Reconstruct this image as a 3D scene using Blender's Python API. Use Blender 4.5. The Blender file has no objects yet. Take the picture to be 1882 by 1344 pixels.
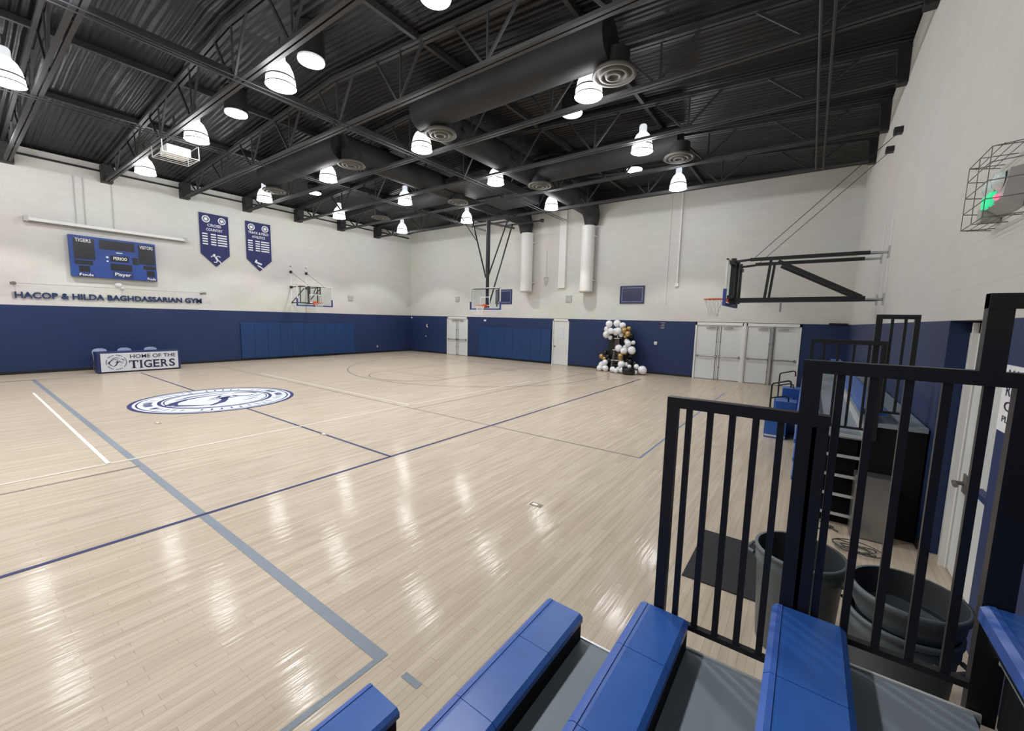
import bpy, bmesh, math, random
from mathutils import Vector, Matrix
random.seed(7)
S = bpy.context.scene
COL = S.collection
PI = math.pi
XL, YB, XR = -23.08, 19.58, 1.16      # left, back, right wall planes
YF = -10.8
ZB = 2.5                              # top of the blue paint

# ------------------------------------------------------------------ materials
def _nt(name):
    m = bpy.data.materials.new(name); m.use_nodes = True
    nt = m.node_tree
    return m, nt, nt.nodes['Principled BSDF']
def mat(name, col, rough=.5, metal=0., var=.08, scale=6., bump=0., emit=None, estr=0., spec=.5, coat=0.):
    m, nt, b = _nt(name)
    b.inputs['Roughness'].default_value = rough
    b.inputs['Metallic'].default_value = metal
    b.inputs['Specular IOR Level'].default_value = spec
    b.inputs['Coat Weight'].default_value = coat
    tc = nt.nodes.new('ShaderNodeTexCoord')
    no = nt.nodes.new('ShaderNodeTexNoise'); no.inputs['Scale'].default_value = scale; no.inputs['Detail'].default_value = 4
    nt.links.new(tc.outputs['Object'], no.inputs['Vector'])
    mx = nt.nodes.new('ShaderNodeMix'); mx.data_type = 'RGBA'
    mx.inputs[6].default_value = (*[c * (1 - var) for c in col], 1)
    mx.inputs[7].default_value = (*[min(1, c * (1 + var)) for c in col], 1)
    nt.links.new(no.outputs['Fac'], mx.inputs[0]); nt.links.new(mx.outputs[2], b.inputs['Base Color'])
    if bump:
        bp = nt.nodes.new('ShaderNodeBump'); bp.inputs['Strength'].default_value = bump; bp.inputs['Distance'].default_value = .02
        nt.links.new(no.outputs['Fac'], bp.inputs['Height']); nt.links.new(bp.outputs[0], b.inputs['Normal'])
    if emit:
        b.inputs['Emission Color'].default_value = (*emit, 1); b.inputs['Emission Strength'].default_value = estr
    return m
def wallmat(name, col, axis):
    """painted concrete block: faint courses"""
    m, nt, b = _nt(name)
    b.inputs['Roughness'].default_value = .55
    b.inputs['Specular IOR Level'].default_value = .3
    g = nt.nodes.new('ShaderNodeNewGeometry'); sp = nt.nodes.new('ShaderNodeSeparateXYZ'); cb = nt.nodes.new('ShaderNodeCombineXYZ')
    nt.links.new(g.outputs['Position'], sp.inputs[0])
    nt.links.new(sp.outputs[axis], cb.inputs[0]); nt.links.new(sp.outputs[2], cb.inputs[1])
    br = nt.nodes.new('ShaderNodeTexBrick'); br.inputs['Scale'].default_value = 1
    br.inputs['Brick Width'].default_value = .4; br.inputs['Row Height'].default_value = .2
    br.inputs['Mortar Size'].default_value = .006; br.inputs['Mortar Smooth'].default_value = .6
    br.inputs['Color1'].default_value = (*[c * .98 for c in col], 1); br.inputs['Color2'].default_value = (*[c * 1.02 for c in col], 1)
    br.inputs['Mortar'].default_value = (*[c * .93 for c in col], 1)
    nt.links.new(cb.outputs[0], br.inputs['Vector'])
    no = nt.nodes.new('ShaderNodeTexNoise'); no.inputs['Scale'].default_value = .35; no.inputs['Detail'].default_value = 3
    nt.links.new(g.outputs['Position'], no.inputs['Vector'])
    mx = nt.nodes.new('ShaderNodeMix'); mx.data_type = 'RGBA'; mx.blend_type = 'MULTIPLY'; mx.inputs[0].default_value = .16
    nt.links.new(br.outputs['Color'], mx.inputs[6]); nt.links.new(no.outputs['Color'], mx.inputs[7])
    nt.links.new(mx.outputs[2], b.inputs['Base Color'])
    bp = nt.nodes.new('ShaderNodeBump'); bp.inputs['Strength'].default_value = .12; bp.inputs['Distance'].default_value = .01; bp.invert = True
    nt.links.new(br.outputs['Fac'], bp.inputs['Height']); nt.links.new(bp.outputs[0], b.inputs['Normal'])
    return m
def floormat():
    m, nt, b = _nt('maple_floor')
    g = nt.nodes.new('ShaderNodeNewGeometry'); sp = nt.nodes.new('ShaderNodeSeparateXYZ'); cb = nt.nodes.new('ShaderNodeCombineXYZ')
    nt.links.new(g.outputs['Position'], sp.inputs[0])
    nt.links.new(sp.outputs[1], cb.inputs[0]); nt.links.new(sp.outputs[0], cb.inputs[1])
    br = nt.nodes.new('ShaderNodeTexBrick'); br.inputs['Scale'].default_value = 1
    br.offset = .37; br.offset_frequency = 2; br.squash = 1.35; br.squash_frequency = 3
    br.inputs['Brick Width'].default_value = .62; br.inputs['Row Height'].default_value = .057
    br.inputs['Mortar Size'].default_value = .0016; br.inputs['Mortar Smooth'].default_value = .3; br.inputs['Bias'].default_value = -.1
    br.inputs['Color1'].default_value = (.56, .492, .405, 1); br.inputs['Color2'].default_value = (.49, .42, .335, 1)
    br.inputs['Mortar'].default_value = (.36, .285, .215, 1)
    nt.links.new(cb.outputs[0], br.inputs['Vector'])
    mp = nt.nodes.new('ShaderNodeMapping'); mp.inputs['Scale'].default_value = (.5, 9, 1)
    nt.links.new(cb.outputs[0], mp.inputs['Vector'])
    no = nt.nodes.new('ShaderNodeTexNoise'); no.inputs['Scale'].default_value = 1.6; no.inputs['Detail'].default_value = 6
    nt.links.new(mp.outputs[0], no.inputs['Vector'])
    rp = nt.nodes.new('ShaderNodeValToRGB'); rp.color_ramp.elements[0].position = .3; rp.color_ramp.elements[1].position = .75
    rp.color_ramp.elements[0].color = (.82, .78, .74, 1); rp.color_ramp.elements[1].color = (1.08, 1.06, 1.02, 1)
    nt.links.new(no.outputs['Fac'], rp.inputs[0])
    mx = nt.nodes.new('ShaderNodeMix'); mx.data_type = 'RGBA'; mx.blend_type = 'MULTIPLY'; mx.inputs[0].default_value = 1
    nt.links.new(br.outputs['Color'], mx.inputs[6]); nt.links.new(rp.outputs[0], mx.inputs[7])
    nt.links.new(mx.outputs[2], b.inputs['Base Color'])
    b.inputs['Roughness'].default_value = .42
    b.inputs['Specular IOR Level'].default_value = .2
    b.inputs['Coat Weight'].default_value = .34
    b.inputs['Coat Roughness'].default_value = .12
    b2 = nt.nodes.new('ShaderNodeTexNoise'); b2.inputs['Scale'].default_value = 1.0; b2.inputs['Detail'].default_value = 3
    m2 = nt.nodes.new('ShaderNodeMapping'); m2.inputs['Scale'].default_value = (1.2, 17.5, 1)
    nt.links.new(cb.outputs[0], m2.inputs['Vector']); nt.links.new(m2.outputs[0], b2.inputs['Vector'])
    bp = nt.nodes.new('ShaderNodeBump'); bp.inputs['Strength'].default_value = .3; bp.inputs['Distance'].default_value = .01
    nt.links.new(b2.outputs['Fac'], bp.inputs['Height']); nt.links.new(bp.outputs[0], b.inputs['Coat Normal'])
    return m
def deckmat():
    m, nt, b = _nt('dark_roof_deck')
    g = nt.nodes.new('ShaderNodeNewGeometry')
    mp = nt.nodes.new('ShaderNodeMapping'); mp.inputs['Scale'].default_value = (.05, 1, 1)
    nt.links.new(g.outputs['Position'], mp.inputs['Vector'])
    wv = nt.nodes.new('ShaderNodeTexWave'); wv.bands_direction = 'Y'; wv.inputs['Scale'].default_value = 2.1
    wv.inputs['Distortion'].default_value = 3.2; wv.inputs['Detail'].default_value = 2; wv.inputs['Detail Scale'].default_value = 2
    nt.links.new(mp.outputs[0], wv.inputs['Vector'])
    no = nt.nodes.new('ShaderNodeTexNoise'); no.inputs['Scale'].default_value = 1.7; no.inputs['Detail'].default_value = 6
    nt.links.new(g.outputs['Position'], no.inputs['Vector'])
    rp = nt.nodes.new('ShaderNodeValToRGB')
    rp.color_ramp.elements[0].color = (.006, .006, .007, 1); rp.color_ramp.elements[1].color = (.0165, .0165, .018, 1)
    nt.links.new(no.outputs['Fac'], rp.inputs[0]); nt.links.new(rp.outputs[0], b.inputs['Base Color'])
    ad = nt.nodes.new('ShaderNodeMath'); ad.operation = 'ADD'
    nt.links.new(wv.outputs['Fac'], ad.inputs[0]); nt.links.new(no.outputs['Fac'], ad.inputs[1])
    bp = nt.nodes.new('ShaderNodeBump'); bp.inputs['Strength'].default_value = .6; bp.inputs['Distance'].default_value = .05
    nt.links.new(ad.outputs[0], bp.inputs['Height']); nt.links.new(bp.outputs[0], b.inputs['Normal'])
    b.inputs['Roughness'].default_value = .45; b.inputs['Specular IOR Level'].default_value = .25
    return m
def glassmat(name, tint, k=.1):
    m, nt, b = _nt(name)
    out = nt.nodes['Material Output']; nt.nodes.remove(b)
    t = nt.nodes.new('ShaderNodeBsdfTransparent'); t.inputs[0].default_value = (*tint, 1)
    gl = nt.nodes.new('ShaderNodeBsdfGlossy'); gl.inputs['Roughness'].default_value = .04
    mx = nt.nodes.new('ShaderNodeMixShader'); mx.inputs[0].default_value = k
    nt.links.new(t.outputs[0], mx.inputs[1]); nt.links.new(gl.outputs[0], mx.inputs[2]); nt.links.new(mx.outputs[0], out.inputs['Surface'])
    return m
CREAM, NAVY = (.69, .68, .64), (.021, .038, .112)
M = dict(
    wxL=wallmat('cream_block_side', CREAM, 1), wnL=wallmat('navy_block_side', NAVY, 1),
    wxB=wallmat('cream_block_back', CREAM, 0), wnB=wallmat('navy_block_back', NAVY, 0),
    floor=floormat(), deck=deckmat(),
    black=mat('black_base', (.008, .008, .01), .6), rail=mat('black_powder_coat', (.009, .009, .012), .42, var=.15),
    steelb=mat('black_backstop_steel', (.007, .008, .01), .45), truss=mat('charcoal_truss_paint', (.026, .026, .0275), .55),
    bracket=mat('truss_end_black', (.012, .012, .014), .6),
    duct=mat('charcoal_duct', (.030, .031, .033), .65, spec=.25), diff=mat('tan_diffuser', (.105, .10, .088), .6, spec=.2), ductd=mat('dark_plenum', (.022, .023, .026), .5),
    pad=mat('royal_vinyl_pad', (.008, .042, .145), .38, var=.1, scale=2), padseam=mat('pad_seam', (.006, .028, .10), .5),
    seat=mat('blue_seat_plastic', (.026, .108, .40), .34, var=.18, scale=9, bump=.04), seatd=mat('blue_seat_lip', (.045, .12, .44), .34),
    deckg=mat('grey_deck_board', (.22, .26, .295), .5, var=.06), riser=mat('black_riser', (.006, .006, .007), .8, spec=.2),
    edge=mat('bright_metal_edge', (.72, .73, .74), .3, metal=.5), chrome=mat('chrome', (.6, .62, .64), .22, metal=1),
    steel=mat('brushed_steel', (.30, .30, .30), .3, metal=.8), greybox=mat('grey_panel', (.46, .46, .45), .5),
    white=mat('white_paint', (.74, .74, .71), .35, var=.03), door=mat('white_door_paint', (.70, .71, .69), .3, var=.03),
    frame=mat('white_door_frame', (.76, .76, .73), .35, var=.03), pipe=mat('white_duct_paint', (.76, .75, .72), .45, var=.03),
    signw=mat('sign_white', (.66, .68, .74), .5, var=.03), ink=mat('navy_ink', (.012, .016, .055), .5), letter=mat('navy_letter', (.012, .035, .13), .4),
    navyp=mat('navy_panel', (.016, .028, .11), .5), banner=mat('navy_felt', (.022, .026, .115), .75, var=.15),
    print=mat('white_print', (.82, .82, .84), .6, var=.03), sbb=mat('scoreboard_blue', (.018, .055, .25), .35), sbk=mat('scoreboard_black', (.009, .010, .014), .3),
    line_b=mat('navy_floor_line', (.02, .028, .12), .4, coat=.25, spec=.2, var=.15), line_g=mat('grey_floor_line', (.22, .255, .30), .4, coat=.25, spec=.2),
    line_v=mat('faded_white_line', (.70, .655, .575), .4, coat=.25, spec=.2), line_w=mat('white_floor_line', (.86, .83, .78), .4, coat=.25, spec=.2), line_t=mat('thin_grey_line', (.20, .18, .17), .4, coat=.25, spec=.2),
    logo_w=mat('logo_white', (.72, .76, .80), .4, coat=.25, spec=.2, var=.03), logo_n=mat('logo_navy', (.028, .035, .14), .4, coat=.25, spec=.2),
    plate=mat('brass_floor_plate', (.22, .19, .15), .4),
    orange=mat('orange_rim', (.62, .09, .03), .4), net=mat('white_net', (.78, .78, .76), .8), bluepad=mat('backboard_pad', (.025, .05, .24), .5),
    glass=glassmat('backboard_glass', (.93, .96, .95), .06),
    can=mat('grey_can', (.10, .118, .128), .45, var=.1), canin_shaded=mat('can_inside_shaded', (.02, .024, .028), .6), mat_=mat('black_floor_mat', (.014, .015, .018), .8),  # can interior is a darker copy of the can grey, shade painted in
    balloon=mat('white_balloon', (.85, .85, .87), .25, var=.02), gold=mat('gold_balloon', (.52, .34, .13), .25, metal=.7), blackb=mat('black_balloon', (.008, .009, .010), .2),
    tower=mat('bronze_tower', (.085, .07, .06), .45), panelk=mat('black_panel', (.010, .010, .011), .6),
    windowb=mat('window_navy', (.02, .025, .085), .25), winl=mat('window_line', (.30, .34, .46), .4),
    bulb=mat('lamp_glass', (.9, .9, .9), .2, emit=(.93, .97, 1), estr=1.9), bulb2=mat('lamp_mouth', (.9, .9, .9), .3, emit=(.95, .98, 1), estr=6), ballast=mat('lamp_socket', (.5, .5, .5), .4, metal=.5, emit=(.9, .95, 1), estr=.8),
    ring=mat('lamp_ring', (.10, .11, .12), .5), sky=mat('skylight_lens', (.9, .9, .9), .3, emit=(.93, .97, 1), estr=7),
    tube=mat('skylight_tube', (.018, .018, .02), .45),
    green=mat('exit_green', (.05, .6, .3), .4, emit=(.05, .9, .4), estr=.6), red=mat('led_red', (.6, .05, .1), .4, emit=(1, .1, .2), estr=2),
    lens=mat('exit_lamp_lens', (.75, .85, .84), .15), wire=mat('cage_wire', (.16, .15, .14), .5), cable=mat('dark_cable', (.06, .06, .06), .6),
    chair=mat('pale_blue_chair', (.40, .46, .64), .5), concrete=mat('vent_grey', (.42, .42, .39), .6), tan=mat('vent_bottom', (.60, .56, .50), .5),
)
for k in ('bulb', 'bulb2', 'sky', 'ballast', 'green', 'red'):
    M[k].cycles.emission_sampling = 'NONE'

# ------------------------------------------------------------------ mesh builder (world coordinates)
WLOC = {}
class MB:
    def __init__(s): s.v = []; s.f = []; s.mi = []; s.sm = []
    def add(s, vs, fs, mi=0, smooth=False):
        o = len(s.v); s.v += [Vector(p) for p in vs]
        for f in fs: s.f.append([o + i for i in f]); s.mi.append(mi); s.sm.append(smooth)
        return s
    def box(s, x0, x1, y0, y1, z0, z1, mi=0):
        vs = [(x, y, z) for z in (z0, z1) for y in (y0, y1) for x in (x0, x1)]
        return s.add(vs, [(0, 2, 3, 1), (4, 5, 7, 6), (0, 1, 5, 4), (2, 6, 7, 3), (0, 4, 6, 2), (1, 3, 7, 5)], mi)
    def bbox(s, x0, x1, y0, y1, z0, z1, b=.01, mi=0):
        """box with chamfered edges"""
        bm = bmesh.new(); bmesh.ops.create_cube(bm, size=1)
        for v in bm.verts: v.co = Vector(((x0 + x1) / 2 + v.co.x * (x1 - x0), (y0 + y1) / 2 + v.co.y * (y1 - y0), (z0 + z1) / 2 + v.co.z * (z1 - z0)))
        bmesh.ops.bevel(bm, geom=list(bm.edges), offset=b, segments=2, affect='EDGES', profile=.6)
        bm.verts.index_update()
        s.add([v.co.copy() for v in bm.verts], [[v.index for v in f.verts] for f in bm.faces], mi); bm.free(); return s
    def bar(s, p0, p1, w, h, up=(0, 0, 1), mi=0):
        p0, p1 = Vector(p0), Vector(p1); d = (p1 - p0).normalized(); u = Vector(up)
        if abs(d.dot(u)) > .98: u = Vector((0, 1, 0))
        a = d.cross(u).normalized(); b = a.cross(d).normalized()
        vs = [p + a * sx * w / 2 + b * sy * h / 2 for p in (p0, p1) for sx, sy in ((-1, -1), (1, -1), (1, 1), (-1, 1))]
        return s.add(vs, [(3, 2, 1, 0), (4, 5, 6, 7), (0, 1, 5, 4), (1, 2, 6, 5), (2, 3, 7, 6), (3, 0, 4, 7)], mi)
    def tube(s, pts, r, n=10, cap=True, mi=0):
        pts = [Vector(p) for p in pts]; rs = r if isinstance(r, (list, tuple)) else [r] * len(pts)
        rings = []; u = None
        for i, p in enumerate(pts):
            d = ((pts[min(i + 1, len(pts) - 1)] - p).normalized() + (p - pts[max(i - 1, 0)]).normalized()).normalized()
            if u is None: u = d.orthogonal().normalized()
            u = (u - d * u.dot(d)).normalized(); w = d.cross(u)
            rings.append([p + (u * math.cos(2 * PI * k / n) + w * math.sin(2 * PI * k / n)) * rs[i] for k in range(n)])
        vs = [q for r_ in rings for q in r_]
        fs = [(i * n + k, i * n + (k + 1) % n, (i + 1) * n + (k + 1) % n, (i + 1) * n + k) for i in range(len(pts) - 1) for k in range(n)]
        s.add(vs, fs, mi, True)
        if cap: s.add(rings[0], [tuple(range(n))[::-1]], mi); s.add(rings[-1], [tuple(range(n))], mi)
        return s
    def lathe(s, prof, c, n=24, mi=0, ax='z', arc=1.):
        c = Vector(c); m = len(prof); vs = []
        for k in range(n):
            a = 2 * PI * k / n
            for r, h in prof:
                q = (r * math.cos(a), r * math.sin(a), h)
                if ax == 'y': q = (q[0], q[2], q[1])
                if ax == 'x': q = (q[2], q[0], q[1])
                vs.append(c + Vector(q))
        fs = [(k * m + i, ((k + 1) % n) * m + i, ((k + 1) % n) * m + i + 1, k * m + i + 1) for k in range(n) for i in range(m - 1)]
        return s.add(vs, fs, mi, True)
    def poly(s, pts, mi=0): return s.add(pts, [tuple(range(len(pts)))], mi)
    def prism(s, pts, d, mi=0):
        """flat polygon pts (3-D) extruded by vector d"""
        d = Vector(d); n = len(pts); a = [Vector(p) for p in pts]; b = [p + d for p in a]
        return s.add(a + b, [tuple(range(n))[::-1], tuple(range(n, 2 * n))] + [(i, (i + 1) % n, n + (i + 1) % n, n + i) for i in range(n)], mi)
    def ball(s, c, r, mi=0, sx=1, sy=1, sz=1, n=14, m=9):
        prof = [(max(1e-4, r * math.sin(PI * i / (m - 1))), -r * math.cos(PI * i / (m - 1))) for i in range(m)]
        o = len(s.v); s.lathe(prof, c, n, mi)
        c = Vector(c)
        for i in range(o, len(s.v)):
            d = s.v[i] - c; s.v[i] = c + Vector((d.x * sx, d.y * sy, d.z * sz))
        return s
    def ribbon(s, pts, w, z, mi=0, close=False):
        """flat line of width w on the floor"""
        pts = [Vector((p[0], p[1], 0)) for p in pts]; n = len(pts); L = []; R = []
        for i, p in enumerate(pts):
            a = pts[(i - 1) % n] if (i or close) else p; b = pts[(i + 1) % n] if (i < n - 1 or close) else p
            d = (b - a).normalized(); q = Vector((-d.y, d.x, 0)) * w / 2
            L.append((p.x + q.x, p.y + q.y, z)); R.append((p.x - q.x, p.y - q.y, z))
        fs = [(i, (i + 1) % n, n + (i + 1) % n, n + i) for i in range(n if close else n - 1)]
        return s.add(R + L, fs, mi)
    def build(s, name, mats, parent=None, origin=None):
        me = bpy.data.meshes.new(name)
        if origin is None:
            if parent is not None: origin = WLOC[parent.name]
            else:
                xs = [v.x for v in s.v]; ys = [v.y for v in s.v]; zs = [v.z for v in s.v]
                origin = Vector(((min(xs) + max(xs)) / 2, (min(ys) + max(ys)) / 2, min(zs)))
        origin = Vector(origin)
        me.from_pydata([v - origin for v in s.v], [], s.f)
        if not isinstance(mats, (list, tuple)): mats = [mats]
        for m in mats: me.materials.append(m)
        me.polygons.foreach_set('material_index', s.mi); me.polygons.foreach_set('use_smooth', s.sm); me.update()
        bm = bmesh.new(); bm.from_mesh(me); bmesh.ops.recalc_face_normals(bm, faces=bm.faces); bm.to_mesh(me); bm.free()
        o = bpy.data.objects.new(name, me); COL.objects.link(o)
        if parent is not None: o.parent = parent; o.location = origin - WLOC[parent.name]
        else: o.location = origin
        WLOC[o.name] = origin
        return o
def thing(name, label, cat, loc, group=None, parent=None):
    o = bpy.data.objects.new(name, None); COL.objects.link(o); o.location = loc; o.empty_display_size = .2
    WLOC[o.name] = Vector(loc); return tag(o, label, cat, group)
def tag(o, label, cat, group=None):
    o['label'] = label; o['category'] = cat
    if group: o['group'] = group
    return o
def struct(o): o['kind'] = 'structure'; return o
def dup(root, loc, label, group=None):
    r = root.copy(); COL.objects.link(r); r.location = loc; WLOC[r.name] = Vector(loc); r['label'] = label
    if group: r['group'] = group
    for ch in list(root.children):
        c = ch.copy(); COL.objects.link(c); c.parent = r
        for g in ch.children:
            d = g.copy(); COL.objects.link(d); d.parent = c
    return r

# ------------------------------------------------------------------ text
def glyphs(txt, bold=0.):
    cu = bpy.data.curves.new('t', 'FONT'); cu.body = txt; cu.size = 1; cu.offset = bold; cu.align_x = 'LEFT'; cu.resolution_u = 3
    ob = bpy.data.objects.new('t', cu); COL.objects.link(ob)
    dg = bpy.context.evaluated_depsgraph_get(); me = bpy.data.meshes.new_from_object(ob.evaluated_get(dg))
    vs = [v.co.copy() for v in me.vertices]; fs = [tuple(p.vertices) for p in me.polygons]
    bpy.data.objects.remove(ob); bpy.data.curves.remove(cu); bpy.data.meshes.remove(me)
    return vs, fs
def text(mb, txt, o, ux, uy, w, h, bold=0., depth=None, mi=0):
    """txt fitted in w x h from corner o along unit vectors ux, uy; depth = extrusion vector"""
    vs, fs = glyphs(txt, bold)
    x0 = min(v.x for v in vs); x1 = max(v.x for v in vs); y0 = min(v.y for v in vs); y1 = max(v.y for v in vs)
    o, ux, uy = Vector(o), Vector(ux), Vector(uy)
    P = [o + ux * ((v.x - x0) / (x1 - x0) * w) + uy * ((v.y - y0) / (y1 - y0) * h) for v in vs]
    if depth is None: mb.add(P, fs, mi); return mb
    d = Vector(depth); n = len(P); cnt = {}
    for f in fs:
        for i in range(len(f)):
            a, b = f[i], f[(i + 1) % len(f)]
            if (b, a) in cnt: cnt[(b, a)] = None
            else: cnt[(a, b)] = 1
    side = [(a, b, b + n, a + n) for (a, b), k in cnt.items() if k]
    mb.add(P + [p + d for p in P], [tuple(reversed(f)) for f in fs] + [tuple(i + n for i in f) for f in fs] + side, mi)
    return mb
Yv, Xv, Zv = (0, 1, 0), (1, 0, 0), (0, 0, 1)

# ================================================================== SETTING
def zdeck(x): return 8.12 + .72 * (1 - min(1, abs(x + 11) / 12.1))
fl = struct(MB().box(XL - .3, XR + .6, YF - .3, YB + .3, -.2, 0).build('floor', M['floor']))
def fline(name, pts, w, m, z=.0015, close=False): return MB().ribbon(pts, w, z, close=close).build(name, m, fl)
XS, XW, XM, XG = -5.68, -8.74, -8.27, -2.27
YH, YG1, YG2, YE = 4.365, 1.647, 7.12, 17.29
fline('court_sideline', [(XS, -8.6), (XS, YE)], .058, M['line_b'], .003)
fline('halfway_line', [(XS, YH), (-11.42, YH)], .05, M['line_b'], .003)
fline('halfway_line', [(-15.08, YH), (-20.9, YH)], .05, M['line_b'], .003)
fline('court_baseline', [(XS, YE), (-20.9, YE)], .05, M['line_t'], .002)
fline('court_sideline', [(-20.9, -8.6), (-20.9, YE)], .05, M['line_t'], .002)
fline('cross_court_line', [(XL + 2.1, YG1), (XG, YG1), (XG, -8)], .10, M['line_g'], .002)
fline('cross_court_line', [(XL + 2.1, YG2), (XG, YG2)], .035, M['line_t'], .002)
fline('cross_court_line', [(XG, YG2), (XG, 16)], .04, mat('pale_blue_line', (.12, .19, .30), .4, coat=.25, spec=.2), .002)
fline('cross_court_line', [(XL + 2.1, YG1), (XL + 2.1, -8)], .05, M['line_t'], .002)
fline('cross_court_line', [(XM, YG1), (XM, -8)], .05, M['line_t'], .0025)
fline('cross_court_line', [(XM, YG2), (XM, 17.2)], .04, M['line_t'], .0025)
fline('grey_dash', [(-2.03, 1.65), (-1.875, 1.65)], .05, M['line_g'], .002)
fline('volleyball_line', [(XW, YH - 9), (XW, YH + 9)], .055, M['line_v'], .0035)
fline('volleyball_line', [(XW, YH - 3), (-17.74, YH - 3)], .05, M['line_w'], .0035)
fline('volleyball_line', [(XW, YH + 3), (-17.74, YH + 3)], .055, M['line_v'], .0035)
# three-point line and key of the far hoop
CX, CY = -13.29, 15.5
arc = [(CX + 6.02 * math.cos(a), CY - 6.02 * math.sin(a)) for a in [PI * i / 40 for i in range(41)]]
fline('three_point_line', [(CX + 6.02, YE)] + arc + [(CX - 6.02, YE)], .05, M['line_t'], .0028)
fline('key_circle', [(CX + 1.83 * math.cos(a), 11.5 - 1.83 * math.sin(a)) for a in [PI * i / 24 for i in range(25)]], .05, M['line_t'], .0028)
fline('key_line', [(CX - 1.83, YE), (CX - 1.83, 11.5), (CX + 1.83, 11.5), (CX + 1.83, YE)], .05, M['line_t'], .0026)
for x, y in ((-7.79, YH), (-11.21, 2.56), (-11.5, 8.4), (-13.4, 14.4), (-16.2, 15.6), (-11.04, 13.5), (-2.71, 4.38)):
    MB().box(x - .085, x + .085, y - .045, y + .045, .001, .004).box(x - .06, x + .02, y - .025, y + .025, .004, .0045, 1).build('floor_plate', [M['plate'], M['line_w']], fl)
# centre emblem (surface marks of the floor)
CE = (-13.25, YH); em = MB()
def ring(mb, r0, r1, z, mi, c=CE, n=72, a0=0., a1=2 * PI):
    vs = []; full = abs(a1 - a0 - 2 * PI) < 1e-6
    for k in range(n + 1):
        a = a0 + (a1 - a0) * k / n
        for r in (r0, r1): vs.append((c[0] + r * math.cos(a), c[1] + r * math.sin(a), z))
    mb.add(vs, [(2 * k, 2 * k + 1, 2 * k + 3, 2 * k + 2) for k in range(n)], mi)
ring(em, 0.001, 1.86, .004, 0); ring(em, 1.78, 1.87, .0055, 1); ring(em, 1.68, 1.72, .0055, 1); ring(em, 1.22, 1.30, .0055, 1); ring(em, 1.15, 1.18, .0055, 1)
# strokes of the animal head: local (u toward the far wall y, v toward -x as seen from the bleachers)
def stroke(mb, pts, ws, z, mi, cen=CE, sc=1.):
    q = [Vector((cen[0] - v * sc, cen[1] + u * sc, 0)) for u, v in pts]; L = []; R = []
    for i, p in enumerate(q):
        d = (q[min(i + 1, len(q) - 1)] - q[max(i - 1, 0)]).normalized(); nn = Vector((-d.y, d.x, 0)) * ws[i] / 2 * sc
        L.append((p.x + nn.x, p.y + nn.y, z)); R.append((p.x - nn.x, p.y - nn.y, z))
    k = len(q); mb.add(R + L, [(i, i + 1, k + i + 1, k + i) for i in range(k - 1)], mi)
HEAD = [([(-1.12, -.22), (-.95, .1), (-.6, .42), (-.2, .58), (.25, .62), (.55, .75)], [.3, .16, .12, .09, .06, .02]),
        ([(-.85, .45), (-.4, .78), (.1, .9), (.5, .93)], [.03, .1, .07, .02]),
        ([(-1.05, -.3), (-.7, -.62), (-.3, -.8)], [.16, .1, .02]),
        ([(-.45, -.85), (-.1, -.55), (.08, -.25), (.15, .05), (.38, .2)], [.06, .17, .15, .22, .05]),
        ([(-.15, .1), (.05, .18), (.2, .4), (.34, .3)], [.02, .1, .07, .03]), ([(-.3, -.1), (0, -.02), (.3, -.05), (.55, .05)], [.02, .08, .1, .02]),
        ([(.45, .3), (.5, .05), (.7, -.05), (1.0, .02)], [.05, .12, .09, .03]), ([(.55, .55), (.8, .6), (1.0, .45), (1.08, .2)], [.03, .08, .13, .05]),
        ([(.6, -.35), (.85, -.25), (1.1, -.1)], [.02, .06, .02]), ([(.35, -.7), (.6, -.6), (.85, -.45)], [.02, .05, .02])]
for p, w in HEAD: stroke(em, p, w, .006, 1)
for k in range(46):
    a = 2 * PI * k / 46
    if k % 6 == 5: continue
    c = (CE[0] + 1.49 * math.cos(a), CE[1] + 1.49 * math.sin(a)); t = Vector((-math.sin(a), math.cos(a), 0)); r = Vector((math.cos(a), math.sin(a), 0))
    hh = random.uniform(.07, .11); o = Vector((c[0], c[1], .006))
    if 1.2 < (a % (2 * PI)) < 1.9 or 4.3 < a < 5.0:
        em.add([o - t * .1 - r * .08, o + t * .06 - r * .1, o + t * .1 + r * .06, o - t * .04 + r * .1], [(0, 1, 2, 3)], 1)
    else:
        em.add([o - t * .02 - r * hh, o + t * .02 - r * hh, o + t * .02 + r * hh, o - t * .02 + r * hh], [(0, 1, 2, 3)], 1)
em.build('centre_emblem', [M['logo_w'], M['logo_n']], fl)

# walls
def wall(name, boxes, mats):
    mb = MB()
    for b, mi in boxes: mb.box(*b, mi)
    return struct(mb.build(name, mats))
wall('wall_left', [((XL - .25, XL, YF, YB, 0, ZB), 1), ((XL - .25, XL, YF, YB, ZB, 8.05), 0)], [M['wxL'], M['wnL']])
b = []
for x0, x1, mi in ((XL - .25, -19.47, 1), (-17.64, -11.42, 1), (-10.42, -4.13, 1), (-.27, XR + .25, 1)):
    b.append(((x0, x1, YB, YB + .25, 0, ZB), mi))
b += [((XL - .25, XR + .25, YB, YB + .25, ZB, 9), 0)]
for x0, x1 in ((-19.47, -17.64), (-11.42, -10.42), (-4.13, -.27)): b.append(((x0, x1, YB + .14, YB + .25, 0, ZB), 0))
wall('wall_back', b, [M['wxB'], M['wnB']])
YA0, YA1, XA = 4.45, 6.09, 1.36
wall('wall_right', [((XR, XR + .4, YA1, YB, 0, ZB), 1), ((XR, XR + .4, YF, YA0, 0, ZB), 1), ((XR, XR + .4, YF, YB, ZB, 8.05), 0),
                    ((XA, XR + .4, YA0, YA1, 0, ZB), 1)], [M['wxL'], M['wnL']])
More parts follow.
